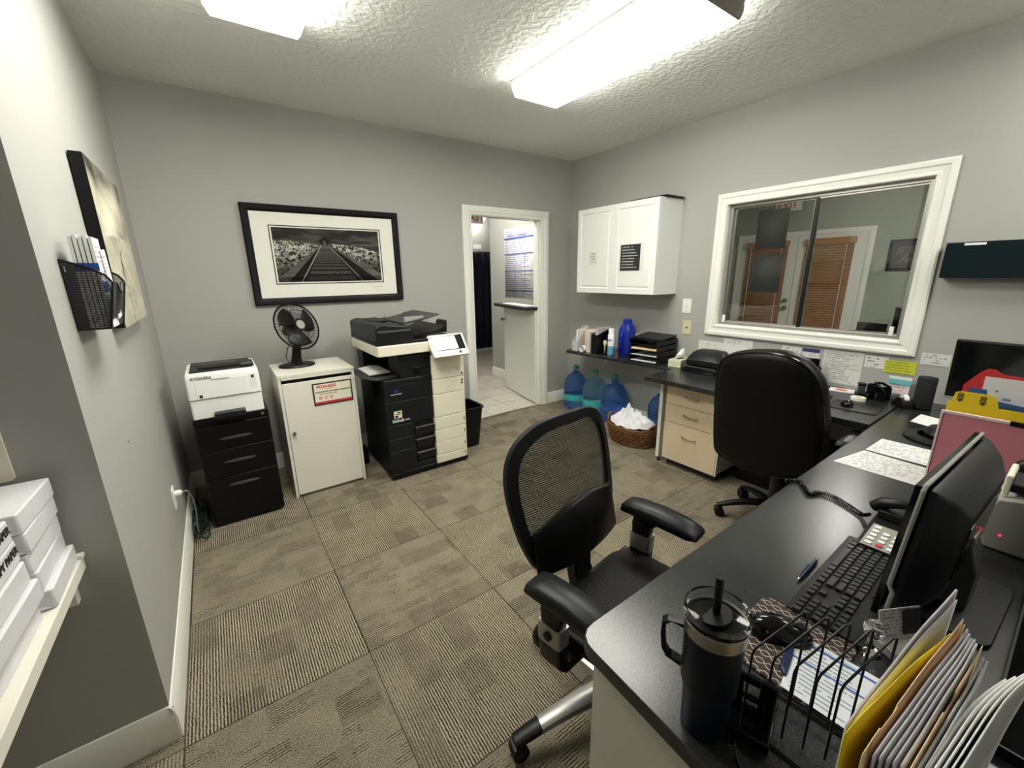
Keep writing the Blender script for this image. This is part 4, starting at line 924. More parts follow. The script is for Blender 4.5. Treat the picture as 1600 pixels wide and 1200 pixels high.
for z0, z1, hz_ in ((.515, .680, .60), (.372, .511, .455), (.060, .368, .282)):
    d = MB().box(.002, .021, -.216, .216, z0, z1).build('drawer', M['maple'], pd, bevel=.001)
    f = MB(); f.tube([(.002, .052, hz_), (-.02, .048, hz_-.001), (-.026, .040, hz_-.002), (-.026, -.040, hz_-.004), (-.02, -.048, hz_-.005), (.002, -.052, hz_-.006)], .0045, 8); f.build('handle', M['steel'], d)
nd = thing('desk_worktop', 'dark laminate near worktop with a rounded corner holding the tumbler', 'desk', (0, 0, 0))
pts = [(3.7265, -3.045), (3.7265, -4.05), (.835, -4.05)]
c0 = (.872, -3.082); r = .055
pts += [(c0[0]-.002, c0[1]-r), (c0[0]+.0015, c0[1]-.033), (c0[0]+.012, c0[1]-.015), (c0[0]+.030, c0[1]-.003), (c0[0]+.055, c0[1]+.001)]
MB().prism(pts[::-1], .685, .7199).build('worktop', M['top'], nd, bevel=.004)
MB().prism([(.872, -3.14), (.892, -3.14), (.892, -3.95), (.872, -3.95)], 0, .684).build('end_panel', M['cabinet'], nd)
MB().box(.895, 3.6, -3.93, -3.91, .25, .684).build('modesty_panel', M['kick'], nd)
tag(MB().loft([[(x*1.0, y, z) for x, y, z in [(3.30+dx*s, -2.53+dy*s, z) for dx, dy in ((0, 0), (.32, 0), (.32, .26), (0, .26))]] for z, s in ((0, 1), (.40, 1))]).build('computer_tower', M['black'], bevel=.01), 'black computer case on the carpet under the window worktop', 'computer')

# ---- water bottles
def water_bottle(loc, label, mat, cap, lab, hgt=.485):
    t = thing('water_bottle', label, 'bottle', loc, random.uniform(0, 3), 'large blue water bottles under the corner shelf')
    s = hgt/.485
    P = [(0, .004), (.10, .002), (.125, .012), (.134, .03), (.134, .075), (.128, .085), (.134, .095), (.134, .17), (.127, .18), (.134, .19), (.134, .265), (.130, .285), (.118, .325), (.088, .372), (.045, .405), (.029, .42), (.027, .455)]
    f = MB(); f.lathe([(a, b*s) for a, b in P], (0, 0, 0), 32); f.build('body', mat, t)
    MB().lathe([(.0, .452*s), (.031, .452*s), (.031, .482*s), (.026, .487*s), (0, .487*s)], (0, 0, 0), 20).build('cap', cap, t)
    if lab: MB().lathe([(.1352, .10), (.1356, .102), (.1356, .165), (.1352, .167)], (0, 0, 0), 32).build('label_band', lab, t)
    f = MB(); f.lathe([(0, .008), (.12, .014), (.129, .03), (.129, .06*s), (0, .061*s)], (0, 0, 0), 24)
    return t
water_bottle((3.57, -.30, 0), 'dark blue water bottle with teal label, nearest the room corner', M['bottle2'], M['green'], M['teal'])
water_bottle((3.580, -.585, 0), 'lighter blue water bottle, second from the room corner', M['bottle'], M['green'], M['teal'])
water_bottle((3.560, -.875, 0), 'deep blue water bottle behind the wicker basket', M['bottle2'], M['green'], None)
water_bottle((3.588, -1.435, 0), 'blue water bottle half hidden by the desk side panel', M['bottle2'], M['green'], None)
# ---- wicker basket with cloths
wk = thing('wicker_basket', 'brown oval wicker basket filled with white cloths beside the desk', 'basket', (3.255, -1.35, 0))
f = MB()
for j in range(9):
    z = .012+.017*j; k_ = 1+.03*j
    for ph in (0, PI):
        f.tube([((.133+.004*j+.009*math.cos(i*PI/3+ph+j*PI/2))*math.cos(2*PI*i/96)*1.0, (.203+.004*j+.009*math.cos(i*PI/3+ph+j*PI/2))*math.sin(2*PI*i/96), z+.005*math.sin(i*PI/3+ph+j*PI/2)) for i in range(96)], .0060, 6, closed=True)
f.build('weave', M['wicker'], wk)
f = MB(); f.lathe([(0, .004), (.94, .004), (1.0, .012)], (0, 0, 0), 36, None, .135, .205); f.build('bottom', M['wicker'], wk)
f = MB()
for s_ in (-1, 1):
    f.tube([((.165)*math.cos(2*PI*i/48), (.235)*math.sin(2*PI*i/48), .165+.005*math.sin(i*2+s_)) for i in range(48)], .008, 6, closed=True)
f.build('rim', M['wicker'], wk)
for s_ in (-1, 1): MB().tube([(-.06, s_*.215, .165), (-.045, s_*.235, .20), (0, s_*.245, .215), (.045, s_*.235, .20), (.06, s_*.215, .165)], .009, 8).build('handle', M['wicker'], wk)
def cloth(u, v):
    a = 2*PI*u; r = v; n = fb(math.cos(a)*r*1.9, math.sin(a)*r*1.9, 3.1, 3); n2 = abs(fb(math.cos(a)*r*3.2+.5*n, math.sin(a)*r*3.2, 7.7, 2))
    return (.150*r*math.cos(a)*(1+.08*n), .215*r*math.sin(a)*(1+.08*n), .178+.085*(1-r*r)+.05*n*(1-.5*r)+.085*n2*(1.15-r))
f = MB(); f.grid(cloth, 60, 26, closed_u=True); tag(put(f.build('folded_cloths', M['towel'], angle=80), (3.255, -1.35, 0)), 'rumpled white cloths heaped in the wicker basket', 'cloth')

# ---- things on the corner shelf
ZS = .7205
def bookstand(name, label, cat, loc, rz, parts, group=None):
    t = thing(name, label, cat, loc, rz, group)
    for (n, m, *a) in parts: MB().box(*a).build(n, m, t, bevel=.001)
    return t
mf = thing('magazine_file', 'grey and white magazine file leaning at the far end of the corner shelf', 'file holder', (3.42, -.52, ZS), .15)
f = MB(); f.prism([(-.11, 0), (.10, 0), (.10, .235), (.06, .24), (-.11, .10)], -.036, -.033, XZ); f.prism([(-.11, 0), (.10, 0), (.10, .235), (.06, .24), (-.11, .10)], .033, .036, XZ); f.box(-.11, .10, -.034, .034, 0, .003).box(.097, .10, -.034, .034, 0, .235).box(-.112, -.109, -.034, .034, 0, .10); f.build('shell', M['paperg'], mf)
MB().box(-.10, .095, -.028, -.010, .004, .215).build('papers', M['paper'], mf)
rr = thing('paper_roll', 'rolled white paper tube lying end-on on the corner shelf', 'paper roll', (3.40, -.645, ZS+.033))
f = MB(); f.lathe([(.031, -.10), (.033, -.10), (.033, .10), (.031, .10), (.020, .098), (.031, -.10)], (0, 0, 0), 24, Matrix.Rotation(PI/2, 4, 'Y')); f.build('roll', M['paper'], rr)
# folders standing on the shelf
for k, (y, m, tl, lb) in enumerate(((-.69, 'manila', .16, 'peach folder standing beside the rolled paper on the corner shelf'), (-.71, 'paper', .10, 'white papers standing behind the peach folder on the corner shelf'), (-.733, 'lilac', .04, 'grey folder standing left of the black file box'))):
    o = MB().box(-.12, .12, -.005, .005, 0, .225-.01*k).build('standing_folder', M[m], bevel=.001); o.location = (3.44+.005*k, y, ZS+.001); o.rotation_euler = (-tl*.6, 0, .0); tag(o, lb, 'folder', 'folders standing on the corner shelf')
bf = thing('file_box', 'black upright file box with papers on the corner shelf', 'file holder', (3.43, -.795, ZS))
f = MB(); f.prism([(-.105, 0), (.10, 0), (.10, .23), (.02, .23), (-.105, .19)], -.04, -.037, XZ); f.prism([(-.105, 0), (.10, 0), (.10, .23), (.02, .23), (-.105, .19)], .037, .04, XZ); f.box(-.105, .10, -.038, .038, 0, .004).box(.097, .10, -.038, .038, 0, .23).box(-.108, -.104, -.04, .04, 0, .19); f.build('shell', M['black'], bf)
MB().box(-.09, .09, -.03, .01, .005, .255).build('papers', M['lilac'], bf)
br_ = thing('brush', 'wooden handled brush standing in a cup by the spray can', 'brush', (3.40, -.865, ZS))
MB().lathe([(0, 0), (.018, 0), (.021, .06), (.019, .06), (.016, .004)], (0, 0, 0), 16).build('cup', M['acrylic'], br_)
MB().lathe([(0, .01), (.006, .01), (.007, .08), (.017, .095), (.019, .12), (.012, .135), (0, .137)], (0, 0, 0), 14).build('wooden_head', M['manila'], br_)
sp_ = thing('spray_can', 'white and blue disinfectant spray can on the corner shelf', 'spray can', (3.415, -.927, ZS))
MB().lathe([(0, 0), (.030, 0), (.032, .004), (.032, .088)], (0, 0, 0), 24).build('lower_body', pm('aqua_print', (.16, .48, .66), .3), sp_)
MB().lathe([(.032, .088), (.032, .195), (.028, .203), (.026, .204)], (0, 0, 0), 24).build('upper_body', M['white'], sp_)
MB().lathe([(.027, .204), (.027, .25), (.024, .256), (0, .257)], (0, 0, 0), 20).build('cap', M['white'], sp_)
text('lettering', 'Lysol', .030, M['inkblue'], (-.0322, -.001, .150), FACE_MX, sp_, bold=.0005)
jg = thing('water_jug', 'tall royal blue plastic jug behind the spray can', 'jug', (3.56, -.995, ZS))
f = MB(); f.loft([[(x*s, y*s, z) for x, y in rrect(-.062, .062, -.070, .070, .035, 5)] for z, s in ((0, .9), (.01, 1), (.22, 1), (.25, .93), (.285, .72), (.30, .55))]); f.build('body', M['bluejug'], jg)
MB().lathe([(.04, .298), (.042, .30), (.042, .335), (.036, .342), (0, .343)], (0, 0, 0), 20).build('cap', M['bluejug'], jg)
MB().tube([(-.058, .0, .06), (-.085, .0, .08), (-.088, .0, .18), (-.06, .0, .215)], .010, 8).build('handle', M['bluejug'], jg)
wbx = tag(put(MB().box(-.04, .04, -.05, .05, 0, .20).build('carton', M['paper'], bevel=.002), (3.62, -1.13, ZS)), 'white carton behind the letter trays', 'box')
# letter trays
for k in range(4):
    t = thing('letter_tray', ['bottom black letter tray of the stack, holding white paper', 'second black letter tray from the bottom, holding white paper', 'third black letter tray from the bottom, holding tan folders', 'topmost black letter tray of the stack'][k], 'tray', (3.515, -1.335, ZS+.052*k), .10 if k < 3 else .05, 'stacked letter trays on the corner shelf')
    f = MB(); a, b = .165, .135
    f.box(-a, a, -b, b, 0, .003)
    f.build('tray_floor', M['black'], t)
    for s_ in (-1, 1):
        f = MB(); f.box(-a, a, s_*b-.002, s_*b+.002, .003, .042); f.build('side_wall', M['black'], t, bevel=.001)
    f = MB(); f.box(a-.003, a, -b+.002, b-.002, .003, .042); f.build('end_wall', M['black'], t); f = MB(); f.box(-a, -a+.003, -b+.002, b-.002, .003, .010); f.build('end_wall', M['black'], t)
    for sx in (-1, 1):
        for sy in (-1, 1):
            if k < 3: MB().box(sx*(a-.02)-.006, sx*(a-.02)+.006, sy*(b-.006)-.004, sy*(b-.006)+.004, .042, .0515).build('stacking_post', M['black'], t)
    if k < 3:
        o = MB().box(-a+.006, a-.02, -b+.01, b-.012, 0, (.012, .010, .020)[k]).build('paper_stack', M[('paper', 'paper', 'manila')[k]], bevel=.001)
        o.location = (3.512, -1.335, ZS+.052*k+.0035); o.rotation_euler = (0, 0, .10); tag(o, ['white paper stack in the bottom letter tray', 'white paper stack in the second letter tray', 'tan folders lying in the third letter tray'][k], 'paper', 'papers in the letter trays')
for k in range(3):
    o = MB().loft([[(-.17, y, 0), (.165, y, 0), (.165, y, .004), (-.17, y, .004)] for y in (-.13, .14)]).build('black_folder', M['charcoal'], bevel=.001)
    o.location = (3.505, -1.335-.01*k, ZS+.203+.009*k); o.rotation_euler = (.02*k, -.02, .06+.07*k); tag(o, ['lowest of the black folders heaped on the letter trays', 'middle black folder heaped on the letter trays', 'uppermost black folder on the letter trays'][k], 'folder', 'black folders on the letter trays')
# ---- things on the window worktop
ZD = .7205
tb = thing('tissue_box', 'pale patterned tissue box with a tissue sticking up', 'tissue box', (3.50, -1.625, ZD), .12)
TB = pm('tissue_pattern', (.62, .62, .46), .5, vary=.25, vscale=40)
MB().box(-.105, .10, -.055, .055, 0, .062).build('box', TB, tb, bevel=.002)
f = MB(); f.grid(lambda u, v: (-.03+.05*u+.03*math.sin(5*v)*v, -.018+.036*v*(1-u)+.01*math.sin(7*u), .062+.085*math.sin(PI*min(1, u*.75+.1))*(1-abs(v-.5)*1.4)), 12, 12); f.build('tissue', M['paper'], tb, solid=.0006, fix=False)
MB().box(-.055, .05, -.018, .018, .062, .0628).build('opening', M['ink'], tb)
sm = thing('compact_printer', 'small black printer with a curved hood on the window worktop', 'printer', (3.52, -1.86, ZD), .06)
f = MB(); f.box(-.145, .12, -.145, .135, 0, .032); f.build('base', M['black'], sm, bevel=.006)
f = MB(); f.loft([[(-.12, y, .05), (-.125, y, .09), (-.095, y, .135+h_), (-.03, y, .165+h_), (.05, y, .165+h_), (.12, y, .12), (.12, y, .034), (-.09, y, .034)] for y, h_ in ((-.14, -.03), (-.11, -.005), (-.02, .0), (.08, -.004), (.12, -.028))]); f.build('hood', M['charcoal'], sm, bevel=.003)
f = MB(); f.box(-.175, -.12, -.135, .125, .004, .012); f.build('output_tray', M['black_gloss'], sm, bevel=.002)
f = MB(); f.box(-.148, -.14, -.13, .12, .034, .044); f.build('front_lip', M['greyplastic'], sm, bevel=.001)
ph2 = thing('cordless_phone', 'black and silver cordless handset standing right of the compact printer', 'phone', (3.55, -2.05, ZD))
MB().box(-.04, .04, -.04, .03, 0, .03).build('cradle', M['black'], ph2, bevel=.006)
o = MB().box(-.018, .005, -.03, .02, .03, .165).build('handset', M['black'], ph2, bevel=.006)
f = MB()
for i in range(4):
    for j in range(3): f.box(-.0195, -.018, -.022+.014*j, -.014+.014*j, .055+.016*i, .064+.016*i)
f.build('keypad', M['lightgrey'], o)
for k, (y0, z0, yw, hh, mt, lb) in enumerate(((-2.13, .0, .115, .19, ('white',), 'left upright brochure stand panel behind the leather chair'), (-2.255, .0, .115, .185, ('white',), 'right upright brochure stand panel behind the leather chair'))):
    t = thing('brochure_stand', lb, 'stand', (3.60, y0, ZD))
    MB().box(-.003, .0, -yw, 0, 0, .205+.012*(1-k)).build('back_plate', M['acrylic'], t)
    MB().box(-.035, .02, -yw, 0, 0, .003).build('foot_plate', M['acrylic'], t)
    f = MB(); f.box(-.0055, -.0035, -yw+.004, -.004, .004, .20)
    for fc_ in f.bm.faces:
        for l in fc_.loops: l[f.uv].uv = (-l.vert.co.y/yw, l.vert.co.z/.2)
    f.build('brochure', print_mat('stand_print%d' % k, (.68, .69, .66), (.15, .3, .3), 10, 8, header=.09, hcol=((.70, .62, .10), (.35, .55, .62))[k], seed=20.+k), t, smooth=False)
    if k == 0: MB().box(-.0075, -.006, -.08, -.035, .05, .115).build('teal_mark', M['teal'], t)
o = tag(put(MB().loft([[(-.02, y, 0), (-.004, y, .20-.16*(y+.0)/-.20*0), (-.002, y, .20), (-.018, y, 0)] for y in (-.20, 0)]).build('leaning_paper', print_mat('lean_print', (.70, .70, .69), (.3, .3, .3), 10, 9, seed=31.)), (3.70, -1.88, ZD+.02)), 'white paper leaning on the wall above the compact printer', 'paper')
o.location = (3.685, -1.87, ZD+.001)
dp = thing('desk_phone', 'black desk phone with raised display, half hidden behind the leather chair', 'phone', (3.57, -2.50, ZD), .1)
f = MB(); f.loft([[(-.10, y, 0), (.10, y, 0), (.10, y, .075), (-.10, y, .025)] for y in (-.09, .09)]); f.build('base', M['black'], dp, bevel=.006)
MB().box(.03, .05, -.09, .06, .06, .19).build('display', M['black_gloss'], dp, bevel=.006)
MB().tube([(-.08, -.075, .055), (-.05, -.075, .062), (.04, -.075, .095), (.09, -.075, .115)], [.022, .014, .014, .022], 10).build('handset', M['black'], dp)
kb = thing('keyboard', 'black keyboard on the window worktop beside the leather chair', 'keyboard', (3.34, -2.53, ZD), PI/2)
def keyboard(t, lx, ly, h=.018, kw=.0158, tilt=.0):
    f = MB(); f.prism(rrect(-lx/2, lx/2, -ly/2, ly/2, .008, 3), 0, h*.55); f.build('case', M['black'], t, bevel=.002)
    n = 0; p = .0191
    rows = 6; x0 = -lx/2+.012; y0 = -ly/2+.022
    KC = M['keycap']; base = MB().box(-kw/2, kw/2, -kw/2, kw/2, 0, h*.45)
    me = None; protos = {}
    def key(cx, cy, w_):
        nonlocal n
        if n >= 104: return
        k = round(w_, 4)
        if k not in protos:
            f = MB(); a, b = w_/2, kw/2
            f.loft([[(-a, -b, 0), (a, -b, 0), (a, b, 0), (-a, b, 0)], [(-a+.0016, -b+.0018, .006), (a-.0016, -b+.0018, .006), (a-.0016, b-.001, .0065), (-a+.0016, b-.001, .0065)]])
            o = f.build('key', KC, t); protos[k] = o
        else: o = protos[k].copy(); C.objects.link(o); o.parent = t
        o.location = (cx, cy, h*.55); n += 1
    for r_ in range(6):
        cy = y0+p*r_+(.006 if r_ == 5 else 0); x = x0
        if r_ == 0: ws = [1.25, 1.25, 1.25, 6.25, 1.25, 1.25, 1.25, 1.25]
        elif r_ == 1: ws = [2.25]+[1]*10+[2.75]
        elif r_ == 2: ws = [1.75]+[1]*11+[2.25]
        elif r_ == 3: ws = [1.5]+[1]*12+[1.5]
        elif r_ == 4: ws = [1]*13+[2]
        else: ws = [1.0]+[1.0]*12
        for w_ in ws: key(x+w_*p/2, cy, w_*p-.0033); x += w_*p + (.006 if r_ == 5 and w_ == 1.0 and False else 0)
        xx = x0+15*p+.008
        if lx > .40:
            cols = {0: (0, 1, 2), 1: (1,), 4: (0, 1, 2), 3: (0, 1, 2), 5: (0, 1, 2)}.get(r_, ())
            for c_ in cols: key(xx+p*c_+p/2, cy, p-.0033)
            xx += 3*p+.008
            for c_ in range(4):
                if r_ < 5 and n < 104: key(xx+p*c_+p/2, cy, p-.0033)
M['keycap'] = pm('keycap', (.007, .007, .008), .38)
keyboard(kb, .44, .15)
tag(put(MB().prism(rrect(-.10, .10, -.115, .115, .02, 4), 0, .004).build('mouse_pad', M['black'], bevel=.001), (3.27, -2.90, ZD), .08), 'black mouse pad on the window worktop', 'mouse pad')
def mouse(t, mat, s=1.0):
    f = MB()
    def fn(u, v):
        a = 2*PI*u; r = math.sin(PI/2*min(1, v*1.0)); z = math.cos(PI/2*v)
        return (.031*s*r*math.cos(a), .056*s*r*math.sin(a), .004+.032*s*z*(1-.25*math.sin(a)*r))
    f.grid(fn, 28, 10, closed_u=True); f.build('body', mat, t, fix=True)
    MB().prism(rrect(-.03*s, .03*s, -.054*s, .054*s, .026*s, 5), 0, .005).build('sole', M['black'], t)
    MB().lathe([(0, -.004), (.009, -.003), (.009, .003), (0, .004)], (0, 0, 0), 14, Matrix.Translation((0, .03*s, .030*s)) @ Matrix.Rotation(PI/2, 4, 'Y')).build('scroll_wheel', M['greyplastic'], t)
m_ = thing('computer_mouse', 'glossy black mouse on the window worktop mouse pad', 'mouse', (3.27, -2.865, ZD+.0045), -1.3); mouse(m_, M['black_gloss'])
nt_ = thing('note_pad', 'white note paper with a red heart shaped stain, beside the keyboard', 'paper', (3.63, -2.725, ZD), .2)
MB().box(-.05, .05, -.07, .06, 0, .003).build('sheets', M['paper'], nt_); MB().prism([(.032*math.cos(a)*(1+.2*math.sin(2*a)), .035*math.sin(a), ) for a in [2*PI*i/20 for i in range(20)]], .003, .0036).build('red_print', pm('salmon_print', (.62, .15, .13), .6), nt_)
st = thing('stapler', 'black and silver desk stapler standing behind the tape roll', 'stapler', (3.60, -2.835, ZD), .4)
MB().box(-.03, .03, -.022, .022, 0, .012).build('foot', M['black'], st, bevel=.003); MB().box(-.022, .022, -.018, .018, .012, .062).build('body', M['greyplastic'], st, bevel=.004); MB().box(-.024, .024, -.02, .02, .062, .078).build('top', M['black'], st, bevel=.004)
tp = thing('tape_roll', 'flat white tape roll lying on the window worktop', 'tape', (3.455, -2.865, ZD))
MB().lathe([(.018, 0), (.037, 0), (.037, .018), (.018, .018), (.018, 0)], (0, 0, 0), 28).build('roll', M['trim'], tp); MB().lathe([(0, .002), (.018, .002), (.018, .016), (0, .016)], (0, 0, 0), 20).build('core', pm('pinkish_core', (.55, .33, .27), .6), tp)
tdp = thing('tape_dispenser', 'black tape dispenser with a white roll, left of the black cylinder', 'tape dispenser', (3.50, -3.055, ZD), .7)
f = MB(); f.prism([(-.06, 0), (.055, 0), (.055, .018), (.03, .02), (.02, .045), (-.01, .055), (-.045, .045), (-.06, .02)], -.025, .025, XZ); f.build('body', M['black'], tdp, bevel=.003)
MB().lathe([(.012, -.01), (.027, -.01), (.027, .01), (.012, .01)], (0, 0, 0), 22, Matrix.Translation((-.015, 0, .045)) @ Matrix.Rotation(PI/2, 4, 'X')).build('roll', M['trim'], tdp)
hs = thing('pen_organizer', 'black pen organizer with round compartments on the window worktop', 'organizer', (3.575, -2.93, ZD))
for (x, y, r, h) in ((0, .03, .032, .085), (.02, -.025, .028, .07), (-.035, -.01, .028, .055), (-.04, .04, .022, .04)):
    MB().lathe([(0, 0), (r, 0), (r, h), (r-.003, h), (r-.003, .004), (0, .004)], (x, y, 0), 20).build('cup', M['black_gloss'], hs)
MB().tube([(-.05, -.03, .06), (-.06, -.01, .085), (-.02, .02, .10), (.03, .0, .095), (.045, -.04, .07)], .008, 8).build('curved_rail', M['black_gloss'], hs)
cdh = thing('card_holder', 'clear card holder with a pink and aqua card', 'card holder', (3.665, -2.99, ZD))
MB().box(-.04, .04, -.045, .045, 0, .004).build('foot_plate', M['acrylic'], cdh); MB().box(.018, .021, -.045, .045, .004, .09).build('back_plate', M['acrylic'], cdh); MB().box(-.022, -.019, -.045, .045, .004, .05).build('front_plate', M['acrylic'], cdh)
f = MB(); f.box(.010, .013, -.052, .052, .03, .135, Matrix.Rotation(.12, 4, 'Y'))
for fc_ in f.bm.faces:
    for l in fc_.loops: l[f.uv].uv = ((.052-l.vert.co.y)/.104, (l.vert.co.z-.03)/.105)
f.build('card', print_mat('card_print', (.78, .62, .60), (.35, .15, .15), 6, 8, bands=[(.48, .82, (.14, .45, .50)), (.84, 1.0, (.72, .74, .70))], seed=40.), cdh, smooth=False)
sk = thing('smart_speaker', 'black cylindrical fabric speaker on the window worktop', 'speaker', (3.525, -3.135, ZD))
MB().lathe([(0, 0), (.040, 0), (.042, .004), (.042, .178), (.039, .184), (0, .185)], (0, 0, 0), 32).build('body', pm('speaker_cloth', (.014, .014, .015), .9, bump=(900, .6)), sk)
MB().lathe([(.041, -.0), (.0435, .001), (.0435, .008), (.041, .009)], (0, 0, 0), 32).build('base_ring', M['black_gloss'], sk)
# monitor at the right wall
mn = thing('computer_monitor', 'black monitor with dark screen facing the room at the right picture edge', 'monitor', (3.50, -3.475, ZD), -.12)
m = Matrix.Rotation(-.08, 4, 'Y')
MB().box(-.0, .03, -.265, .265, .085, .41, m).build('housing', M['black'], mn, bevel=.005)
MB().box(-.002, 0, -.25, .25, .105, .395, m).build('screen', M['screen'], mn)
MB().box(-.003, -.001, -.262, .262, .088, .100, m).build('lower_bezel', M['silver'], mn)
MB().box(.03, .06, -.03, .03, .004, .28).build('stand_neck', M['black'], mn, bevel=.004)
MB().prism(rrect(-.09, .12, -.13, .13, .03, 4), 0, .010).build('stand_foot', M['black'], mn, bevel=.002)

# ================================================================== chairs
def caster(f_parent, loc, rz):
    t = Matrix.Translation(loc) @ Matrix.Rotation(rz, 4, 'Z')
    f = MB()
    for s_ in (-1, 1): f.lathe([(0, -.011), (.022, -.011), (.028, -.007), (.028, .007), (.022, .011), (0, .011)], (0, 0, 0), 20, t @ Matrix.Translation((-.012, s_*.016, -.022+.0285-.0285)) @ Matrix.Rotation(PI/2, 4, 'X'))
    f.build('caster_wheels', M['black'], f_parent)
    f = MB(); f.loft([[t @ Vector(p) for p in ((-.036, y, -.024), (-.03, y, .002), (-.008, y, .010), (.014, y, .004), (.016, y, -.008))] for y in (-.024, .024)]); f.build('caster_hood', M['black'], f_parent, bevel=.003)
def star_base(t, ang0, R, armmat, tipmat, wide=.03):
    for k in range(5):
        a = ang0+2*PI*k/5; d = Vector((math.cos(a), math.sin(a), 0)); s = Vector((-math.sin(a), math.cos(a), 0))
        rings = []
        for i in range(9):
            q = i/8; r = .03+(R-.03)*q; z = .125-.055*q**2.0; w_ = wide*(1-.35*q); h = .028-.010*q
            rings.append([d*r+s*x+Vector((0, 0, z+y)) for x, y in ((-w_, -h*.5), (-w_*.9, h*.3), (-w_*.45, h*.62), (w_*.45, h*.62), (w_*.9, h*.3), (w_, -h*.5))])
        f = MB(); f.loft(rings[:7] if tipmat else rings); arm = f.build('base_arm', armmat, t, angle=50)
        if tipmat: f = MB(); f.loft([[p+Vector((0, 0, .001)) for p in rg] for rg in rings[6:]]); f.build('arm_tip', tipmat, arm, angle=50)
        caster(arm, d*(R-.005)+Vector((0, 0, .0505)), a)
    MB().lathe([(0, .085), (.045, .085), (.050, .10), (.048, .145), (.03, .155), (0, .155)], (0, 0, 0), 24).build('base_hub', armmat, t)
def smooth_loop(P, n=8):
    out = []; m_ = len(P)
    for i in range(m_):
        p0, p1, p2, p3 = (Vector(P[(i+j-1) % m_]) for j in range(4))
        for k in range(n):
            t = k/n; out.append(.5*((2*p1)+(-p0+p2)*t+(2*p0-5*p1+4*p2-p3)*t*t+(-p0+3*p1-3*p2+p3)*t**3))
    return out
# ---- mesh task chair, facing the near worktop
TH = math.radians(9)
mc = thing('task_chair', 'black mesh back task chair with armrests pushed up to the near worktop', 'chair', (1.26, -2.90, 0), TH)
# local frame: +x = viewer's right, -y = chair's front
TL = math.radians(12); BM = Matrix.Translation((0.0, .125, .5)) @ Matrix.Rotation(-TL, 4, 'X')     # back plane: x across, z up (leaning to +y)
def curve_y(x, z): return .75*(x-.02)**2*-1.0 - .18*max(0, .28-z)*0
OUT = [(.045, .562), (-.085, .562), (-.175, .533), (-.232, .47), (-.252, .376), (-.243, .25), (-.220, .15), (-.185, .085), (-.10, .062), (.04, .062), (.16, .080), (.235, .14), (.275, .235), (.292, .348), (.280, .44), (.235, .512), (.155, .550)]
INN = [(.036, .523), (-.073, .522), (-.150, .497), (-.200, .445), (-.216, .362), (-.208, .25), (-.190, .165), (-.160, .115), (-.09, .095), (.04, .095), (.145, .110), (.197, .16), (.226, .25), (.242, .355), (.232, .435), (.195, .488), (.125, .517)]
oo = smooth_loop([(a, 0, b) for a, b in OUT], 5); ii = smooth_loop([(a, 0, b) for a, b in INN], 5)
f = MB(); n = len(oo)
def bp_(p, y): return BM @ Vector((p.x, y-curve_y(p.x, p.z)-.0, p.z))
rr_ = [[bp_(o_, 0) if k == 0 else bp_(o_, .026) if k == 1 else bp_(i_, .026) if k == 2 else bp_(i_, .0) for o_, i_ in zip(oo, ii)] for k in range(4)]
V = [[f.bm.verts.new(p) for p in r_] for r_ in rr_]
for k in range(4):
    for j in range(n): f.face([V[k][j], V[k][(j+1) % n], V[(k+1) % 4][(j+1) % n], V[(k+1) % 4][j]])
f.build('back_frame', M['charcoal'], mc, bevel=.005)
cx, cz = .02, .31
f = MB(); f.grid(lambda u, v: (lambda p: BM @ Vector((cx+(p.x-cx)*v, .012-curve_y(cx+(p.x-cx)*v, 0), cz+(p.z-cz)*v)))(ii[int(round(u*n)) % n]), n, 10, closed_u=True)
f.bm.faces.ensure_lookup_table()
BI = BM.inverted()
for fc_ in f.bm.faces:
    for l in fc_.loops: q = BI @ l.vert.co; l[f.uv].uv = (q.x, q.z)
f.build('back_mesh', mesh_fabric('chair_mesh', (.022, .021, .020), 230, .34), mc, fix=False)
f = MB()
def lum(u, v):
    x = -.205+.43*u; z = .075+(.17+.05*math.sin(PI*min(1, u*1.05)))*v - .03*(1-u)*v; return BM @ Vector((x, -.012-.022*math.sin(PI*u)*math.sin(PI*v)-curve_y(x, 0)+.010, z))
f.grid(lum, 20, 10); f.build('lumbar_pad', M['black'], mc, solid=.012, fix=False)
f = MB(); f.loft([[Vector(p) for p in rg] for rg in ([(-.045, .155, .62), (.045, .155, .62), (.045, .185, .62), (-.045, .185, .62)], [(-.045, .15, .50), (.045, .15, .50), (.045, .19, .50), (-.045, .19, .50)], [(-.05, .10, .405), (.05, .10, .405), (.05, .16, .40), (-.05, .16, .40)], [(-.05, -.02, .40), (.05, -.02, .40), (.05, -.02, .375), (-.05, -.02, .375)])]); f.build('back_support', M['black'], mc, bevel=.004)
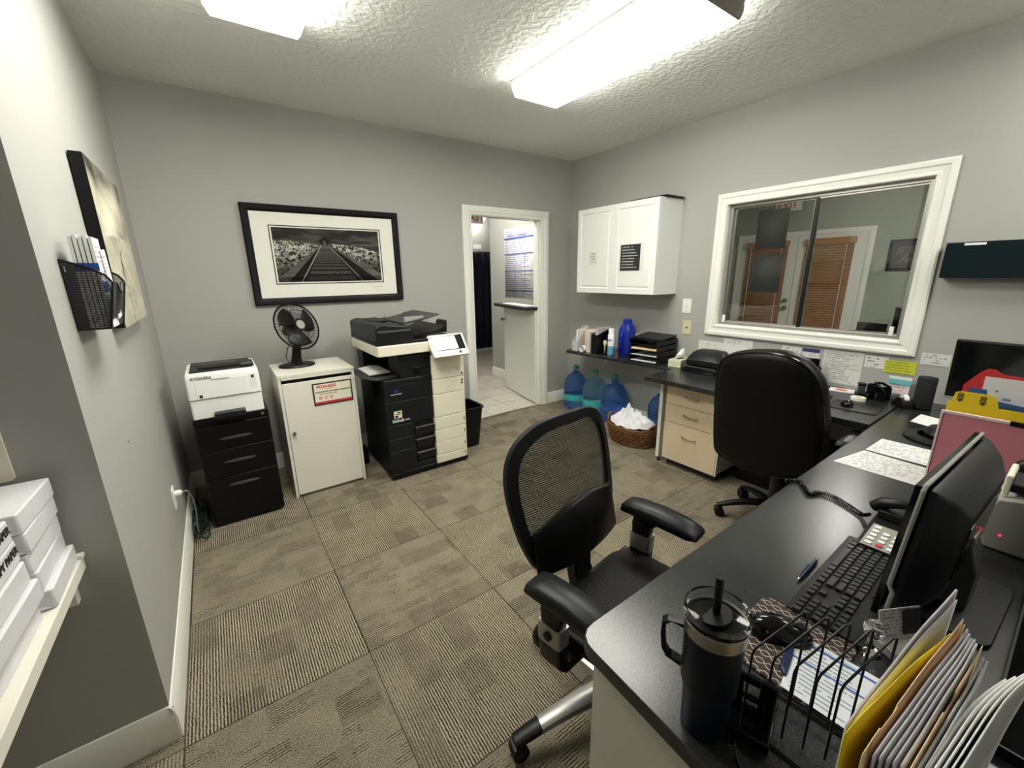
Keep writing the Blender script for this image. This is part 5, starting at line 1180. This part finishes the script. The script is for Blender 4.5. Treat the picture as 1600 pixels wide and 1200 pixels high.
# seat
SE = rrect(-.245, .245, -.33, .145, .10, 8); f = MB()
f.loft([[(x*s, y*s+.0, z+ (-.012*(1 if y < -.25 else 0))) for x, y in SE] for z, s in ((.440, .93), (.448, 1.0), (.472, 1.0), (.484, .97))]); f.build('seat_frame', M['black'], mc, angle=60)
f = MB(); f.grid(lambda u, v: (-.225+.45*u, -.31+.43*v, .492+.004*math.sin(PI*u)-.02*math.sin(PI*u)*math.sin(PI*v)*.5), 12, 12)
f.build('seat_mesh', mesh_fabric('seat_mesh', (.008, .007, .007), 60, .26), mc, fix=False)
MB().box(-.09, .09, -.14, .09, .385, .44).build('tilt_mechanism', M['black'], mc, bevel=.01)
MB().cyl((0, -.02, .15), (0, -.02, .39), .025, .022).cyl((0, -.02, .15), (0, -.02, .27), .03).build('gas_column', M['black'], mc)
for s_, yb in ((-1, .035), (1, .065)):
    X = s_*.272-.028; AZ = -.014
    a_ = MB(); 
    prof = [(yb+.075, .0), (yb+.07, .018), (yb+.03, .03), (yb-.06, .034), (yb-.145, .026), (yb-.195, .008), (yb-.205, -.012), (yb-.17, -.022), (yb-.08, -.018), (yb+.07, -.012)]
    a_.loft([[(X+dx, y*sc_+(0 if sc_ == 1 else .0), .668+AZ+z*sz) for y, z in prof] for dx, sc_, sz in ((-.045, .97, .5), (-.036, 1, .92), (0, 1, 1.06), (.036, 1, .92), (.045, .97, .5))]); arm = a_.build('armrest', M['charcoal'], mc, angle=50)
    f = MB(); f.loft([[(X+x*w_, y0+y*d_, z) for x, y in rrect(-1, 1, -1, 1, .3, 3)] for z, w_, y0, d_ in ((.648+AZ, .022, yb-.02, .050), (.60, .020, yb+.0, .036), (.555, .020, yb+.0, .032))]); f.build('arm_post', M['black'], arm)
    f = MB(); f.loft([[(X+x*.024, yb+y*.040, z) for x, y in rrect(-1, 1, -1, 1, .3, 3)] for z in (.505, .565)]); f.build('arm_sleeve', M['silver'], arm)
    f = MB(); f.lathe([(0, 0), (.013, 0), (.013, .006), (0, .008)], (0, 0, 0), 16, Matrix.Translation((X+s_*.024, yb, .535)) @ Matrix.Rotation(s_*PI/2, 4, 'Y')); f.build('arm_button', M['black'], arm)
    f = MB(); f.loft([[(X-s_*o_+x*.022, yb+y*.038, z) for x, y in rrect(-1, 1, -1, 1, .3, 3)] for z, o_ in ((.505, 0), (.44, .004), (.415, .02))]); f.loft([[(X-s_*.21, y, z) for y, z in ((yb-.05, .40), (yb+.04, .40), (yb+.04, .425), (yb-.05, .425))], [(X-s_*.01, y, z) for y, z in ((yb-.04, .405), (yb+.035, .405), (yb+.035, .435), (yb-.04, .435))]]); f.build('arm_bracket', M['black'], arm, bevel=.004)
star_base(mc, PI-.35-TH+.13, .385, M['silver'], M['black'], .036)
# ---- leather executive chair facing the window worktop
lc = thing('executive_chair', 'tall black leather office chair facing the window worktop, seen from behind', 'chair', (2.91, -2.69, 0), 0)
LB = Matrix.Translation((-.25, .03, .5)) @ Matrix.Rotation(-.17, 4, 'Y')            # plane: y across (+y = viewer's left), z up
LO = [(-.047, .621), (.092, .596), (.185, .548), (.217, .459), (.228, .25), (.228, .02), (.205, -.055), (.101, -.090), (-.074, -.088), (-.226, -.045), (-.300, .05), (-.322, .201), (-.306, .364), (-.280, .489), (-.217, .574), (-.147, .612)]
lo = smooth_loop([(0, a, b) for a, b in LO], 4); n = len(lo); cy, cz = -.04, .27
f = MB()
prof = [(0, 1.0*.05), ]
def lring(s, x): return [LB @ Vector((x+.10*((p.y-cy)*s)**2*-1.2*-1, cy+(p.y-cy)*s, cz+(p.z-cz)*s)) for p in lo]
f.loft([lring(.30, -.052), lring(.62, -.050), lring(.88, -.044), lring(.965, -.034), lring(1.0, -.012), lring(1.0, .02), lring(.97, .055), lring(.88, .075), lring(.6, .085), lring(.3, .087)])
f.build('backrest', M['leather'], lc, angle=70)
f = MB(); f.tube(lring(.985, -.030), .0035, 6, closed=True); f.build('piping', M['black_gloss'], lc)
f = MB(); f.loft([[(x*s+.06, y*s-.01, z) for x, y in rrect(-.24, .26, -.26, .26, .09, 6)] for z, s in ((.40, .9), (.415, 1), (.48, 1.0), (.515, .96), (.525, .8))]); f.build('seat', M['leather'], lc, angle=70)
for s_ in (-1, 1):
    Y = s_*.30-.01
    f = MB(); f.loft([[(x, Y+dy, z+dz) for x, z in ((-.13, .0), (-.11, .028), (-.02, .036), (.12, .032), (.185, .008), (.19, -.02), (.15, -.03), (-.08, -.022))] for dy, dz in ((-.032, .632-.006), (-.02, .632), (.02, .632), (.032, .632-.006))]); ar = f.build('armrest', M['black'], lc, bevel=.006, angle=50)
    MB().tube([(.16, Y, .63), (.19, Y, .58), (.15, Y, .50), (.08, Y-s_*.01, .41), (-.02, Y-s_*.04, .395)], [.02, .02, .019, .019, .018], 10).build('arm_loop', M['black'], ar)
MB().box(-.12, .12, -.12, .12, .36, .40).build('tilt_mechanism', M['black'], lc, bevel=.01)
MB().cyl((0, 0, .14), (0, 0, .36), .026).build('gas_column', M['greyplastic'], lc)
star_base(lc, math.atan2(.25, -.20), .30, M['black'], None, .027)

# ================================================================== near worktop
def flat_sheet(name, label, P, z, mat, cat='paper', group=None, th=.0006):
    f = MB(); lo_ = [f.bm.verts.new((x, y, z)) for x, y in P]; hi_ = [f.bm.verts.new((x, y, z+th)) for x, y in P]
    f.face(hi_, [(0, 0), (1, 0), (1, 1), (0, 1)]); f.face(lo_[::-1])
    for j in range(4): f.face([lo_[j], lo_[(j+1) % 4], hi_[(j+1) % 4], hi_[j]])
    return tag(f.build(name, mat, None, smooth=False), label, cat, group)
flat_sheet('form_sheet', 'white printed form nearest the worktop edge, left of the pink folder', [(2.345, -3.095), (2.338, -3.365), (2.553, -3.372), (2.572, -3.135)], ZD, print_mat('form1', (.76, .76, .75), (.35, .33, .33), 15, 20, margin=.05, density=.5, thick=.55, seed=50.))
flat_sheet('form_sheet', 'white printed form behind the front one, partly under the pink folder', [(2.590, -3.135), (2.583, -3.385), (2.80, -3.385), (2.800, -3.141)], ZD, print_mat('form2', (.76, .76, .75), (.30, .30, .30), 13, 18, margin=.05, density=.5, thick=.5, seed=53.))
flat_sheet('loose_sheet', 'white sheet behind the round black object near the pink folder', [(3.21, -3.155), (3.14, -3.36), (3.31, -3.40), (3.40, -3.16)], ZD, M['paper'])
rb = thing('cap', 'flat black brimmed cap lying behind the printed forms', 'cap', (2.985, -3.30, ZD))
MB().lathe([(0, .0), (.12, 0), (.13, .006), (.12, .014), (.08, .018)], (0, 0, 0), 32, None, 1.0, .95).build('brim', M['black'], rb)
MB().lathe([(.085, .012), (.088, .03), (.07, .055), (.035, .064), (0, .066)], (.02, -.02, 0), 28, None, 1.0, .9).build('crown', M['black'], rb)
# upright sorter with coloured folders behind the near monitor
so = thing('folder_rack', 'pale plastic upright rack holding the coloured folders', 'rack', (2.47, -3.35, ZD))
MB().box(0, .26, -.33, 0, 0, .012).build('base_plate', M['black'], so, bevel=.002)
for x in (.085, .172, .256): MB().box(x, x+.004, -.33, -.01, .012, .16).build('divider', M['acrylic'], so, bevel=.001)
MB().box(.0, .08, -.33, -.326, .012, .1).build('end_stop', M['black'], so)
pk = thing('pink_folder', 'tall pink folder with a pale edge standing behind the near monitor', 'folder', (2.452, -3.352, ZD))
MB().box(0, .0025, -.36, -.006, 0, .262).build('front_cover', M['pink'], pk, bevel=.0008)
f = MB(); f.box(-.003, .008, -.006, 0, 0, .272).box(-.003, .008, -.36, -.006, .262, .272); f.build('pale_edge', pm('pale_pink', (.74, .60, .58), .5), pk, bevel=.001)
MB().box(-.004, .009, -.20, -.165, .259, .2735).build('black_clip', M['black'], pk)
yf = thing('yellow_folder', 'yellow tabbed folder marked 400 standing behind the pink folder', 'folder', (2.50, -3.355, ZD+.0125))
f = MB(); f.prism([(0, 0), (-.34, 0), (-.34, .285), (-.125, .285), (-.115, .322), (-.098, .328), (-.03, .328), (-.014, .322), (-.008, .285), (0, .285)][::-1], 0, .002, YZ); f.build('cover', M['yellow'], yf)
text('tab_lettering', '400', .022, M['ink'], (-.0008, -.030, .305), (PI/2, -PI/2, -PI/2), yf, bold=.0004); text('tab_lettering', '400', .022, M['ink'], (-.0008, -.086, .303), (PI/2, -PI/2, -PI/2), yf, bold=.0004)
bl = thing('blue_folder', 'dark blue tabbed folder behind the yellow folder', 'folder', (2.556, -3.375, ZD+.0125))
f = MB(); f.prism([(0, 0), (-.30, 0), (-.30, .28), (-.07, .30), (-.062, .335), (-.02, .335), (-.012, .30), (0, .28)][::-1], 0, .003, YZ); f.build('cover', M['blue'], bl)
rd = thing('red_folder', 'red folder with a white printed page at the right picture edge', 'folder', (2.62, -3.37, ZD+.0125))
f = MB(); f.prism([(0, 0), (-.33, 0), (-.33, .37), (-.09, .385), (-.07, .40), (-.05, .40), (-.035, .385), (0, .33)][::-1], 0, .003, YZ); f.build('cover', M['red'], rd)
f = MB(); f.box(-.004, -.0005, -.30, -.05, .16, .372)
for fc_ in f.bm.faces:
    for l in fc_.loops: l[f.uv].uv = ((-.05-l.vert.co.y)/.25, (l.vert.co.z-.16)/.212)
f.build('page', print_mat('red_page', (.80, .79, .79), (.1, .1, .12), 8, 8, margin=.12, seed=60., density=.42, thick=.3), rd, smooth=False)
# card terminal / receipt printer behind the monitor
rp = thing('receipt_printer', 'grey receipt printer with a pink lit button behind the near monitor', 'printer', (2.02, -3.655, ZD), .0)
f = MB(); f.loft([[(x, y, z) for y, z in ((.10, 0), (.125, .08), (.10, .155), (.02, .175), (-.10, .17), (-.10, 0))] for x in (0, .16)]); f.build('body', M['lightgrey'], rp, bevel=.008)
f = MB(); f.box(.02, .14, -.05, .085, .174, .20); f.build('lid', M['charcoal'], rp, bevel=.004)
f = MB(); f.tube([(.018, .09, .165), (.018, .09, .215), (.14, .09, .215), (.14, .09, .165)], .007, 8); f.build('cream_bail', M['cream'], rp)
MB().grid(lambda u, v: (.04+.09*u, .03-.02*v, .20+.06*v), 4, 6).build('paper', M['paper'], rp, solid=.001, fix=False)
MB().lathe([(0, 0), (.0035, 0), (.003, .003), (0, .0035)], (0, 0, 0), 12, Matrix.Translation((-.0, .075, .05)) @ Matrix.Rotation(-PI/2, 4, 'Y')).build('lit_button', M['ledred'], rp)
bx = thing('handset_cradle', 'black headset cradle at the right picture edge beside the pink folder', 'cradle', (2.27, -3.60, ZD))
MB().box(-.05, .05, -.05, .04, 0, .05).build('base', M['black'], bx, bevel=.008); MB().tube([(0, .02, .05), (-.01, .03, .12), (-.02, .02, .19), (-.01, -.02, .23), (.0, -.06, .22)], .022, 12).build('headset', M['black'], bx)
# near monitor, seen from behind
nm = thing('computer_monitor', 'dark monitor seen from behind on the near worktop', 'monitor', (1.43, -3.462, ZD), -.035)
mm = Matrix.Translation((0, 0, .028)) @ Matrix.Rotation(.062, 4, 'X')
MB().box(0, .50, .0, .012, 0, .325, mm).build('screen_housing', M['black_gloss'], nm, bevel=.002)
f = MB(); f.tube([mm @ Vector(p) for p in ((.25, -.013, -.001), (.006, -.013, -.001), (-.001, -.012, .006), (-.001, -.012, .070), (-.001, -.003, .086), (-.001, -.003, .318), (.006, -.003, .326), (.494, -.003, .326), (.501, -.003, .318), (.501, -.003, .01))], .0042, 8); f.build('rim', M['lightgrey'], nm)
f = MB(); f.loft([[mm @ Vector((.25+(x-.25)*sx, y, .165+(z-.165)*sz)) for x, z in rrect(0.004, .496, .004, .322, .012, 3)] for y, sx, sz in ((-.010, 1.0, 1.0), (-.022, .985, .97), (-.052, .84, .82), (-.072, .68, .62))]); f.build('back_shell', M['charcoal'], nm, bevel=.003, angle=25)
f = MB(); f.box(.10, .40, -.0755, -.071, .10, .23, mm); f.build('back_panel', M['black_gloss'], nm, bevel=.002)
f = MB()
for k in range(12): f.box(.12+.022*k, .13+.022*k, -.0565, -.046, .272, .288, mm)
f.build('vent_slots', M['ink'], nm)
f = MB(); f.loft([[(.215, -.062, .17), (.285, -.062, .17), (.285, -.085, .17), (.215, -.085, .17)], [(.215, -.070, .10), (.285, -.070, .10), (.285, -.105, .10), (.215, -.105, .10)], [(.20, -.055, .008), (.30, -.055, .008), (.30, -.105, .008), (.20, -.105, .008)]]); f.build('stand_neck', M['greyplastic'], nm, bevel=.005)
f = MB(); f.loft([[(.22, -.062, .165), (.28, -.062, .165), (.28, -.09, .165), (.22, -.09, .165)], [(.22, -.062, .185), (.28, -.062, .185), (.28, -.088, .185), (.22, -.088, .185)]]); f.build('hinge_cover', pm('dusty_bronze', (.30, .24, .19), .4, metal=.5), nm, bevel=.003)
MB().prism(rrect(.10, .40, -.16, .02, .03, 4), 0, .009).build('stand_foot', M['black'], nm, bevel=.002)
# desk phone
tp_ = thing('telephone', 'dark office phone with a light keypad, half behind the near monitor', 'phone', (1.850, -3.395, ZD), .0)
f = MB(); f.loft([[(x, y, z) for x, z in ((-.12, 0), (.11, 0), (.11, .050), (-.12, .018))] for y in (-.065, .055)]); f.build('base', M['charcoal'], tp_, bevel=.004)
kp = Matrix.Rotation(-.138, 4, 'Y') @ Matrix.Translation((0, 0, .0355))
f = MB(); f.box(-.118, .0, -.060, .045, 0, .0025, kp); o = f.build('key_plate', M['lightgrey'], tp_, bevel=.001)
for i in range(5):
    for j in range(4):
        if i == 4 and j > 0: continue
        f = MB(); cx_, cy_ = -.104+.0215*i, .030-.024*j
        f.prism(rrect(cx_-.006, cx_+.006, cy_-.0075, cy_+.0075, .003, 3), .0025, .0055, kp); f.build('key', M['paper'] if not (i == 0 and j == 1) else M['red'], o)
f = MB(); f.tube([(.06, .066, .060), (.06, .045, .082), (.06, .0, .098), (.06, -.04, .092), (.06, -.060, .075)], [.020, .023, .018, .018, .02], 14, flat=.8); f.build('handset', M['black'], tp_)
MB().box(.035, .085, -.05, .05, .04, .066).build('cradle', M['charcoal'], tp_, bevel=.004)
# coiled cord
import itertools
base = [Vector(p) for p in ((1.985, -3.055, .728), (2.02, -3.085, .728), (1.975, -3.125, .728), (1.950, -3.150, .728), (1.985, -3.165, .728), (1.99, -3.205, .728), (1.965, -3.255, .728), (1.935, -3.30, .728), (1.915, -3.322, .745))]
def spline(P, n):
    out = []
    for i in range(len(P)-1):
        p0 = P[max(i-1, 0)]; p1 = P[i]; p2 = P[i+1]; p3 = P[min(i+2, len(P)-1)]
        for k in range(n): t = k/n; out.append(.5*((2*p1)+(-p0+p2)*t+(2*p0-5*p1+4*p2-p3)*t*t+(-p0+3*p1-3*p2+p3)*t**3))
    return out+[P[-1]]
sp1 = spline(base, 90); pts = []
for i, p in enumerate(sp1):
    t = (sp1[min(i+1, len(sp1)-1)]-sp1[max(i-1, 0)]); t = t.normalized() if t.length > 0 else Vector((0, 1, 0)); a = t.cross(Vector((0, 0, 1))).normalized(); b = Vector((0, 0, 1)); th = i*.5
    pts.append(p+a*math.cos(th)*.0065+b*math.sin(th)*.0055)
f = MB(); f.tube(pts, .0018, 5); tag(f.build('coiled_cord', M['black_gloss']), 'black coiled phone cord running across the near worktop', 'cord')
# keyboard, pen
k2 = thing('keyboard', 'black keyboard lying on the near worktop beside the monitor', 'keyboard', (1.545, -3.395, ZD), PI+.015); keyboard(k2, .445, .150)
pn = thing('ballpoint_pen', 'dark blue ballpoint pen lying beside the near keyboard', 'pen', (1.515, -3.3035, ZD+.0062), .02+PI/2*0)
f = MB(); f.lathe([(0, -.068), (.0025, -.066), (.0055, -.045), (.0058, .03), (.005, .045), (0, .046)], (0, 0, 0), 14, Matrix.Rotation(PI/2, 4, 'Y')); f.build('barrel', M['navypen'], pn)
MB().lathe([(0, -.074), (.001, -.073), (.0035, -.066), (0, -.064)], (0, 0, 0), 12, Matrix.Rotation(PI/2, 4, 'Y')).build('tip', M['chrome'], pn)
MB().lathe([(0, .045), (.0028, .046), (.0028, .062), (0, .063)], (0, 0, 0), 12, Matrix.Rotation(PI/2, 4, 'Y')).build('plunger', M['steel'], pn)
MB().box(.0, .048, -.0015, .0015, .006, .0075).build('clip', M['navypen'], pn)
# patterned mouse pad and mouse
def chain_mat():
    m, nt, b = new_mat('chain_pattern'); b.inputs['Roughness'].default_value = .7
    tc = N(nt, 'ShaderNodeTexCoord'); sp = N(nt, 'ShaderNodeSeparateXYZ'); lk(nt, tc.outputs['Object'], sp.inputs[0])
    x = math_n(nt, 'MULTIPLY', sp.outputs[0], 40); y = math_n(nt, 'MULTIPLY', sp.outputs[1], 25)
    a = math_n(nt, 'ADD', x, math_n(nt, 'MULTIPLY', math_n(nt, 'SINE', math_n(nt, 'MULTIPLY', y, 2*PI)), .28))
    c = math_n(nt, 'SUBTRACT', x, math_n(nt, 'MULTIPLY', math_n(nt, 'SINE', math_n(nt, 'MULTIPLY', y, 2*PI)), .28))
    def ln(v): return math_n(nt, 'LESS_THAN', math_n(nt, 'ABSOLUTE', math_n(nt, 'SUBTRACT', math_n(nt, 'FRACT', v), .5)), .045)
    k = math_n(nt, 'MAXIMUM', ln(a), ln(c))
    lk(nt, mixc(nt, k, (.030, .016, .011), (.48, .42, .36)), b.inputs['Base Color']); return m
pd_ = tag(put(MB().prism(rrect(-.115, .11, -.10, .085, .02, 4), 0, .004).build('mouse_pad', chain_mat()), (1.215, -3.365, ZD), .0), 'brown mouse pad with a pale chain pattern behind the tumbler', 'mouse pad')
m2 = thing('computer_mouse', 'black wireless mouse on the chain patterned pad', 'mouse', (1.228, -3.350, ZD+.0045), 3.76); mouse(m2, M['black_gloss'], 1.12)
# insulated tumbler
tu = thing('insulated_tumbler', 'tall navy insulated tumbler with steel rim, clear lid, handle and black straw', 'tumbler', (.921, -3.353, ZD))
tu.scale = (1.05, 1.05, 1.0)
MB().lathe([(0, .001), (.031, .0), (.0345, .004), (.0365, .075), (.040, .092), (.0425, .100), (.0445, .19), (.0445, .2)], (0, 0, 0), 44).build('body', M['navy'], tu)
MB().lathe([(.0445, .2), (.0455, .201), (.046, .222), (.0445, .224), (.043, .222)], (0, 0, 0), 44).build('steel_rim', M['steel'], tu)
MB().lathe([(.0425, .212), (.0445, .2245), (.0475, .228), (.0485, .240), (.0475, .246), (.045, .244), (.045, .232), (.041, .230), (.020, .229), (0, .229), (0, .226), (.041, .226), (.0415, .212)], (0, 0, 0), 48).build('clear_lid', M['acrylic'], tu)
f = MB(); f.prism([(.030*math.cos(a), .030*math.sin(a)*.8+.004) for a in [PI*i/14+PI for i in range(15)]]+[(.018, .012), (-.018, .012)], .2295, .2345); f.build('lid_slider', M['black'], tu, bevel=.001)
MB().cyl((.0, .0, .15), (.004, .004, .300), .0062, seg=16).build('straw', M['black'], tu)
f = MB(); hv = Vector((-.50, .86, 0)).normalized()
HP = [(.040, .198), (.066, .200), (.074, .192), (.0745, .17), (.071, .140), (.064, .128), (.043, .118)]
f.loft([[hv*(r+dr)+Vector((-hv.y, hv.x, 0))*s_*.008+Vector((0, 0, z+dz)) for s_, dr, dz in ((-1, -.0035, 0), (1, -.0035, 0), (1, .0035, 0), (-1, .0035, 0))] if 0 < i < 6 else [hv*(r)+Vector((-hv.y, hv.x, 0))*s_*.008+Vector((0, 0, z+dz)) for s_, dz in ((-1, -.0045), (1, -.0045), (1, .0045), (-1, .0045))] for i, (r, z) in enumerate(HP)]); f.build('handle', M['black'], tu, bevel=.0015, angle=50)
MB().lathe([(.0372, .083), (.0385, .085), (.0372, .087)], (0, 0, 0), 44).build('step_ring', M['navy'], tu)
# phone stand with cut-outs
ps = thing('phone_stand', 'glossy black phone stand with an arrow shaped cut-out beside the tumbler', 'stand', (1.006, -3.392, ZD), .28)
ps.scale = (1.2, 1.2, 1.12)
f = MB(); m = Matrix.Translation((0, 0, .004)) @ Matrix.Rotation(-.30, 4, 'Y')
f.box(-.003, .003, -.030, -.010, .0, .105, m).box(-.003, .003, .010, .030, 0, .105, m).box(-.003, .003, -.010, .010, .085, .105, m).box(-.003, .003, -.010, .010, .036, .044, m).box(-.003, .003, -.010, .010, 0, .012, m); f.build('back_plate', M['black_gloss'], ps, bevel=.001)
MB().box(.006, .008, -.012, .012, .008, .088, m).build('backing_card', M['paper'], ps); MB().box(-.05, .045, -.032, .032, 0, .005).build('foot', M['black_gloss'], ps, bevel=.001); MB().box(-.052, -.047, -.032, .032, .0, .018).build('lip', M['black_gloss'], ps, bevel=.001)
# printed blue-lined card beside the sorter
o = flat_sheet('instruction_card', 'white card with blue headings lying behind the wire sorter', [(1.10, -3.405), (1.105, -3.515), (1.268, -3.515), (1.262, -3.376)], ZD+.006, print_mat('instr', (.66, .69, .72), (.12, .14, .18), 15, 9, margin=.08, density=.60, thick=.30, bands=[(.88, .92, (.03, .10, .38)), (.55, .58, (.03, .10, .38))], seed=70.), 'card')
tag(MB().prism([(1.125, -3.404), (1.14, -3.386), (1.20, -3.377), (1.215, -3.384), (1.19, -3.392), (1.15, -3.400)][::-1], ZD, ZD+.012).build('eraser', M['navypen'], bevel=.004), 'navy blue rounded pen case beside the instruction card', 'case')
# clear glass dish and cards
gd = thing('glass_swan', 'small clear glass ornament beside the wire sorter', 'ornament', (1.335, -3.478, ZD))
MB().lathe([(0, 0), (.022, 0), (.018, .006), (.008, .014), (.007, .035), (.016, .046), (.019, .060), (.012, .072), (0, .075)], (0, 0, 0), 20).build('stem', M['glass'], gd)
MB().ell((.022, .0, .055), (.014, .010, .010)).build('side_drop', M['glass'], gd)
cs = thing('business_card_stand', 'white business cards with a black photo in a stand under the monitor', 'card holder', (1.40, -3.515, ZD), -.5)
MB().box(-.05, .05, -.03, .03, 0, .02).build('holder', M['lightgrey'], cs, bevel=.002)
f = MB(); f.box(-.048, .048, -.001, .001, .02, .085, Matrix.Rotation(-.25, 4, 'X'))
for fc_ in f.bm.faces:
    for l in fc_.loops: l[f.uv].uv = ((l.vert.co.x+.048)/.096, (l.vert.co.z-.02)/.065)
f.build('card', print_mat('bizcard', (.50, .49, .46), (.12, .12, .12), 9, 8, margin=.06, seed=81.), cs, smooth=False)
MB().box(.005, .046, -.004, -.002, .03, .082, Matrix.Rotation(-.25, 4, 'X')).build('photo', M['ink'], cs)
# wire step sorter
ws = thing('wire_sorter', 'black wire desk sorter with angled dividers in the lower right foreground', 'sorter', (0, 0, 0))
for k in range(6):
    y = -3.432-.0262*k; yn = -3.392-.0277*k; x0, x1 = .980+.011*min(k, 5), 1.073+.0085*min(k, 5); zt = .938+.0035*min(k, 5)
    f = MB(); f.tube([(x0, yn, ZD+.004), (x0, yn, .868), (x0+.004, yn-.002, .881), (x1-.01, y+.003, zt-.002), (x1, y, zt-.004), (x1+.003, y, zt-.014), (x1+.002, y, ZD+.006)], .0019, 8); f.build('divider_wire', M['black_metal'], ws)
for (xa, xb) in ((.975, .985), (1.078, 1.11), (1.068, 1.10)):
    f = MB(); f.tube([(xa, -3.385, ZD+.003 if xa != 1.068 else ZD+.022), (xb, -3.64, ZD+.003 if xa != 1.068 else ZD+.022)], .0022, 8); f.build('base_rail', M['black_metal'], ws)
f = MB(); f.tube([(.90, -3.43, ZD+.003), (.915, -3.415, ZD+.003), (.95, -3.395, ZD+.003), (1.078, -3.388, ZD+.003)], .0022, 8); f.build('front_foot', M['black_metal'], ws)
# folders standing in the sorter
def sheet(name, label, yn, yf, x0, x1, z0, z1, mat, th=.0015, curl=.003, seed=0, notch=None, cat='folder'):
    f = MB(); ZB = ZD+.006
    def fn(u, v):
        x = x0+(x1-x0)*u; zt = z0+(z1-z0)*u+.002*math.sin(u*11+seed)
        if notch and notch[0] < u < notch[1]: zt -= .012
        return (x, yn+(yf-yn)*u+curl*math.sin(PI*u+seed)*v*v, ZB+(zt-ZB)*v)
    f.grid(fn, 30, 8); return tag(f.build(name, mat, None, solid=th, fix=False), label, cat, 'papers and folders standing in the wire sorter')
sheet('white_paper', 'tall white paper with the highest corner, leftmost in the wire sorter', -3.533, -3.575, .93, 1.165, .905, 1.035, M['lilac'], .003, .003, .5, cat='paper')
sheet('white_paper', 'white paper between the tall leftmost one and the yellow folder', -3.537, -3.5785, .94, 1.155, .91, 1.025, M['paper'], .0015, .003, .5, cat='paper')
sheet('yellow_folder', 'yellow folder standing in the wire sorter', -3.5405, -3.583, .885, 1.12, .935, .99, M['yellow'], .0012, .004, .6)
sheet('manila_folder', 'peach folder with a notched top edge in the wire sorter', -3.560, -3.589, .885, 1.15, .925, 1.002, M['manila'], .0012, .003, .9, (.18, .32))
sheet('orange_folder', 'orange folder behind the notched peach folder in the wire sorter', -3.5625, -3.592, .90, 1.148, .928, .996, M['orange'], .0012, .003, .9)
GL = ['first grey paper bundle right of the orange folder', 'second grey paper bundle right of the orange folder', 'third grey paper bundle right of the orange folder', 'fourth grey paper bundle right of the orange folder', 'fifth grey paper bundle, against the tan folder']
for k in range(5):
    sheet('paper_bundle', GL[k], -3.568-.0056*k, -3.5965-.0030*k, .895+.003*k, 1.145-.006*k, .925+.002*(k % 2), .992-.002*(k % 3), M[('lilac', 'paperg', 'lilac', 'lilac', 'paperg')[k]], .0022, .002, 1.1+.2*k, cat='paper')
sheet('tan_folder', 'tan folder with a ragged edge right of the grey paper bundles', -3.5975, -3.6135, .90, 1.13, .930, .986, M['manila'], .0012, .002, 1.5, (.45, .6))
sheet('paper_bundle', 'grey paper bundle right of the tan folder', -3.601, -3.618, .90, 1.12, .925, .975, M['paperg'], .002, .002, 1.9, cat='paper')
sheet('paper_bundle', 'last grey paper bundle before the curled white papers', -3.6055, -3.622, .90, 1.12, .925, .972, M['paperg'], .002, .002, 2.1, cat='paper')
for k in range(5):
    f = MB()
    def fn(u, v, k=k):
        x = .845+.010*k+.27*u; return (x, -3.596-.0030*k-.034*u-.08*max(0, u-.6)**2-.012*v*v*k*.3, ZD+.008+(.185+.004*k+.05*u)*v)
    f.grid(fn, 24, 8); tag(f.build('white_sheaf', M['paper'], None, solid=.0016, fix=False), ['first curled white sheaf right of the grey bundles', 'second curled white sheaf right of the grey bundles', 'third curled white sheaf from the left near the lower right corner', 'fourth curled white sheaf from the left near the lower right corner', 'outermost curled white sheaf at the lower right corner'][k], 'paper', 'curled white papers in the wire sorter')
# black cables behind the monitor; tray and power strip added to darken the worktop
ct = thing('shade_tray', 'low black tray added in place of shadow on the worktop behind the near monitor', 'tray', (1.62, -3.80, ZD))
f = MB(); f.box(-.36, .36, -.15, .15, 0, .003); f.build('tray_floor', pm('matt_black', (.002, .002, .002), .9, spec=.1), ct)  # near-black floor stands in for the worktop's shadow
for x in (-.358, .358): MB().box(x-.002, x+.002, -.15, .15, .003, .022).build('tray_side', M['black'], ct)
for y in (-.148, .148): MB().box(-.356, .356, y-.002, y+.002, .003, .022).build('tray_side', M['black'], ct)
pw = thing('filler_power_strip', 'added black power strip filling the dark area between monitor and receipt printer', 'power strip', (1.76, -3.76, ZD+.0035), -.2)
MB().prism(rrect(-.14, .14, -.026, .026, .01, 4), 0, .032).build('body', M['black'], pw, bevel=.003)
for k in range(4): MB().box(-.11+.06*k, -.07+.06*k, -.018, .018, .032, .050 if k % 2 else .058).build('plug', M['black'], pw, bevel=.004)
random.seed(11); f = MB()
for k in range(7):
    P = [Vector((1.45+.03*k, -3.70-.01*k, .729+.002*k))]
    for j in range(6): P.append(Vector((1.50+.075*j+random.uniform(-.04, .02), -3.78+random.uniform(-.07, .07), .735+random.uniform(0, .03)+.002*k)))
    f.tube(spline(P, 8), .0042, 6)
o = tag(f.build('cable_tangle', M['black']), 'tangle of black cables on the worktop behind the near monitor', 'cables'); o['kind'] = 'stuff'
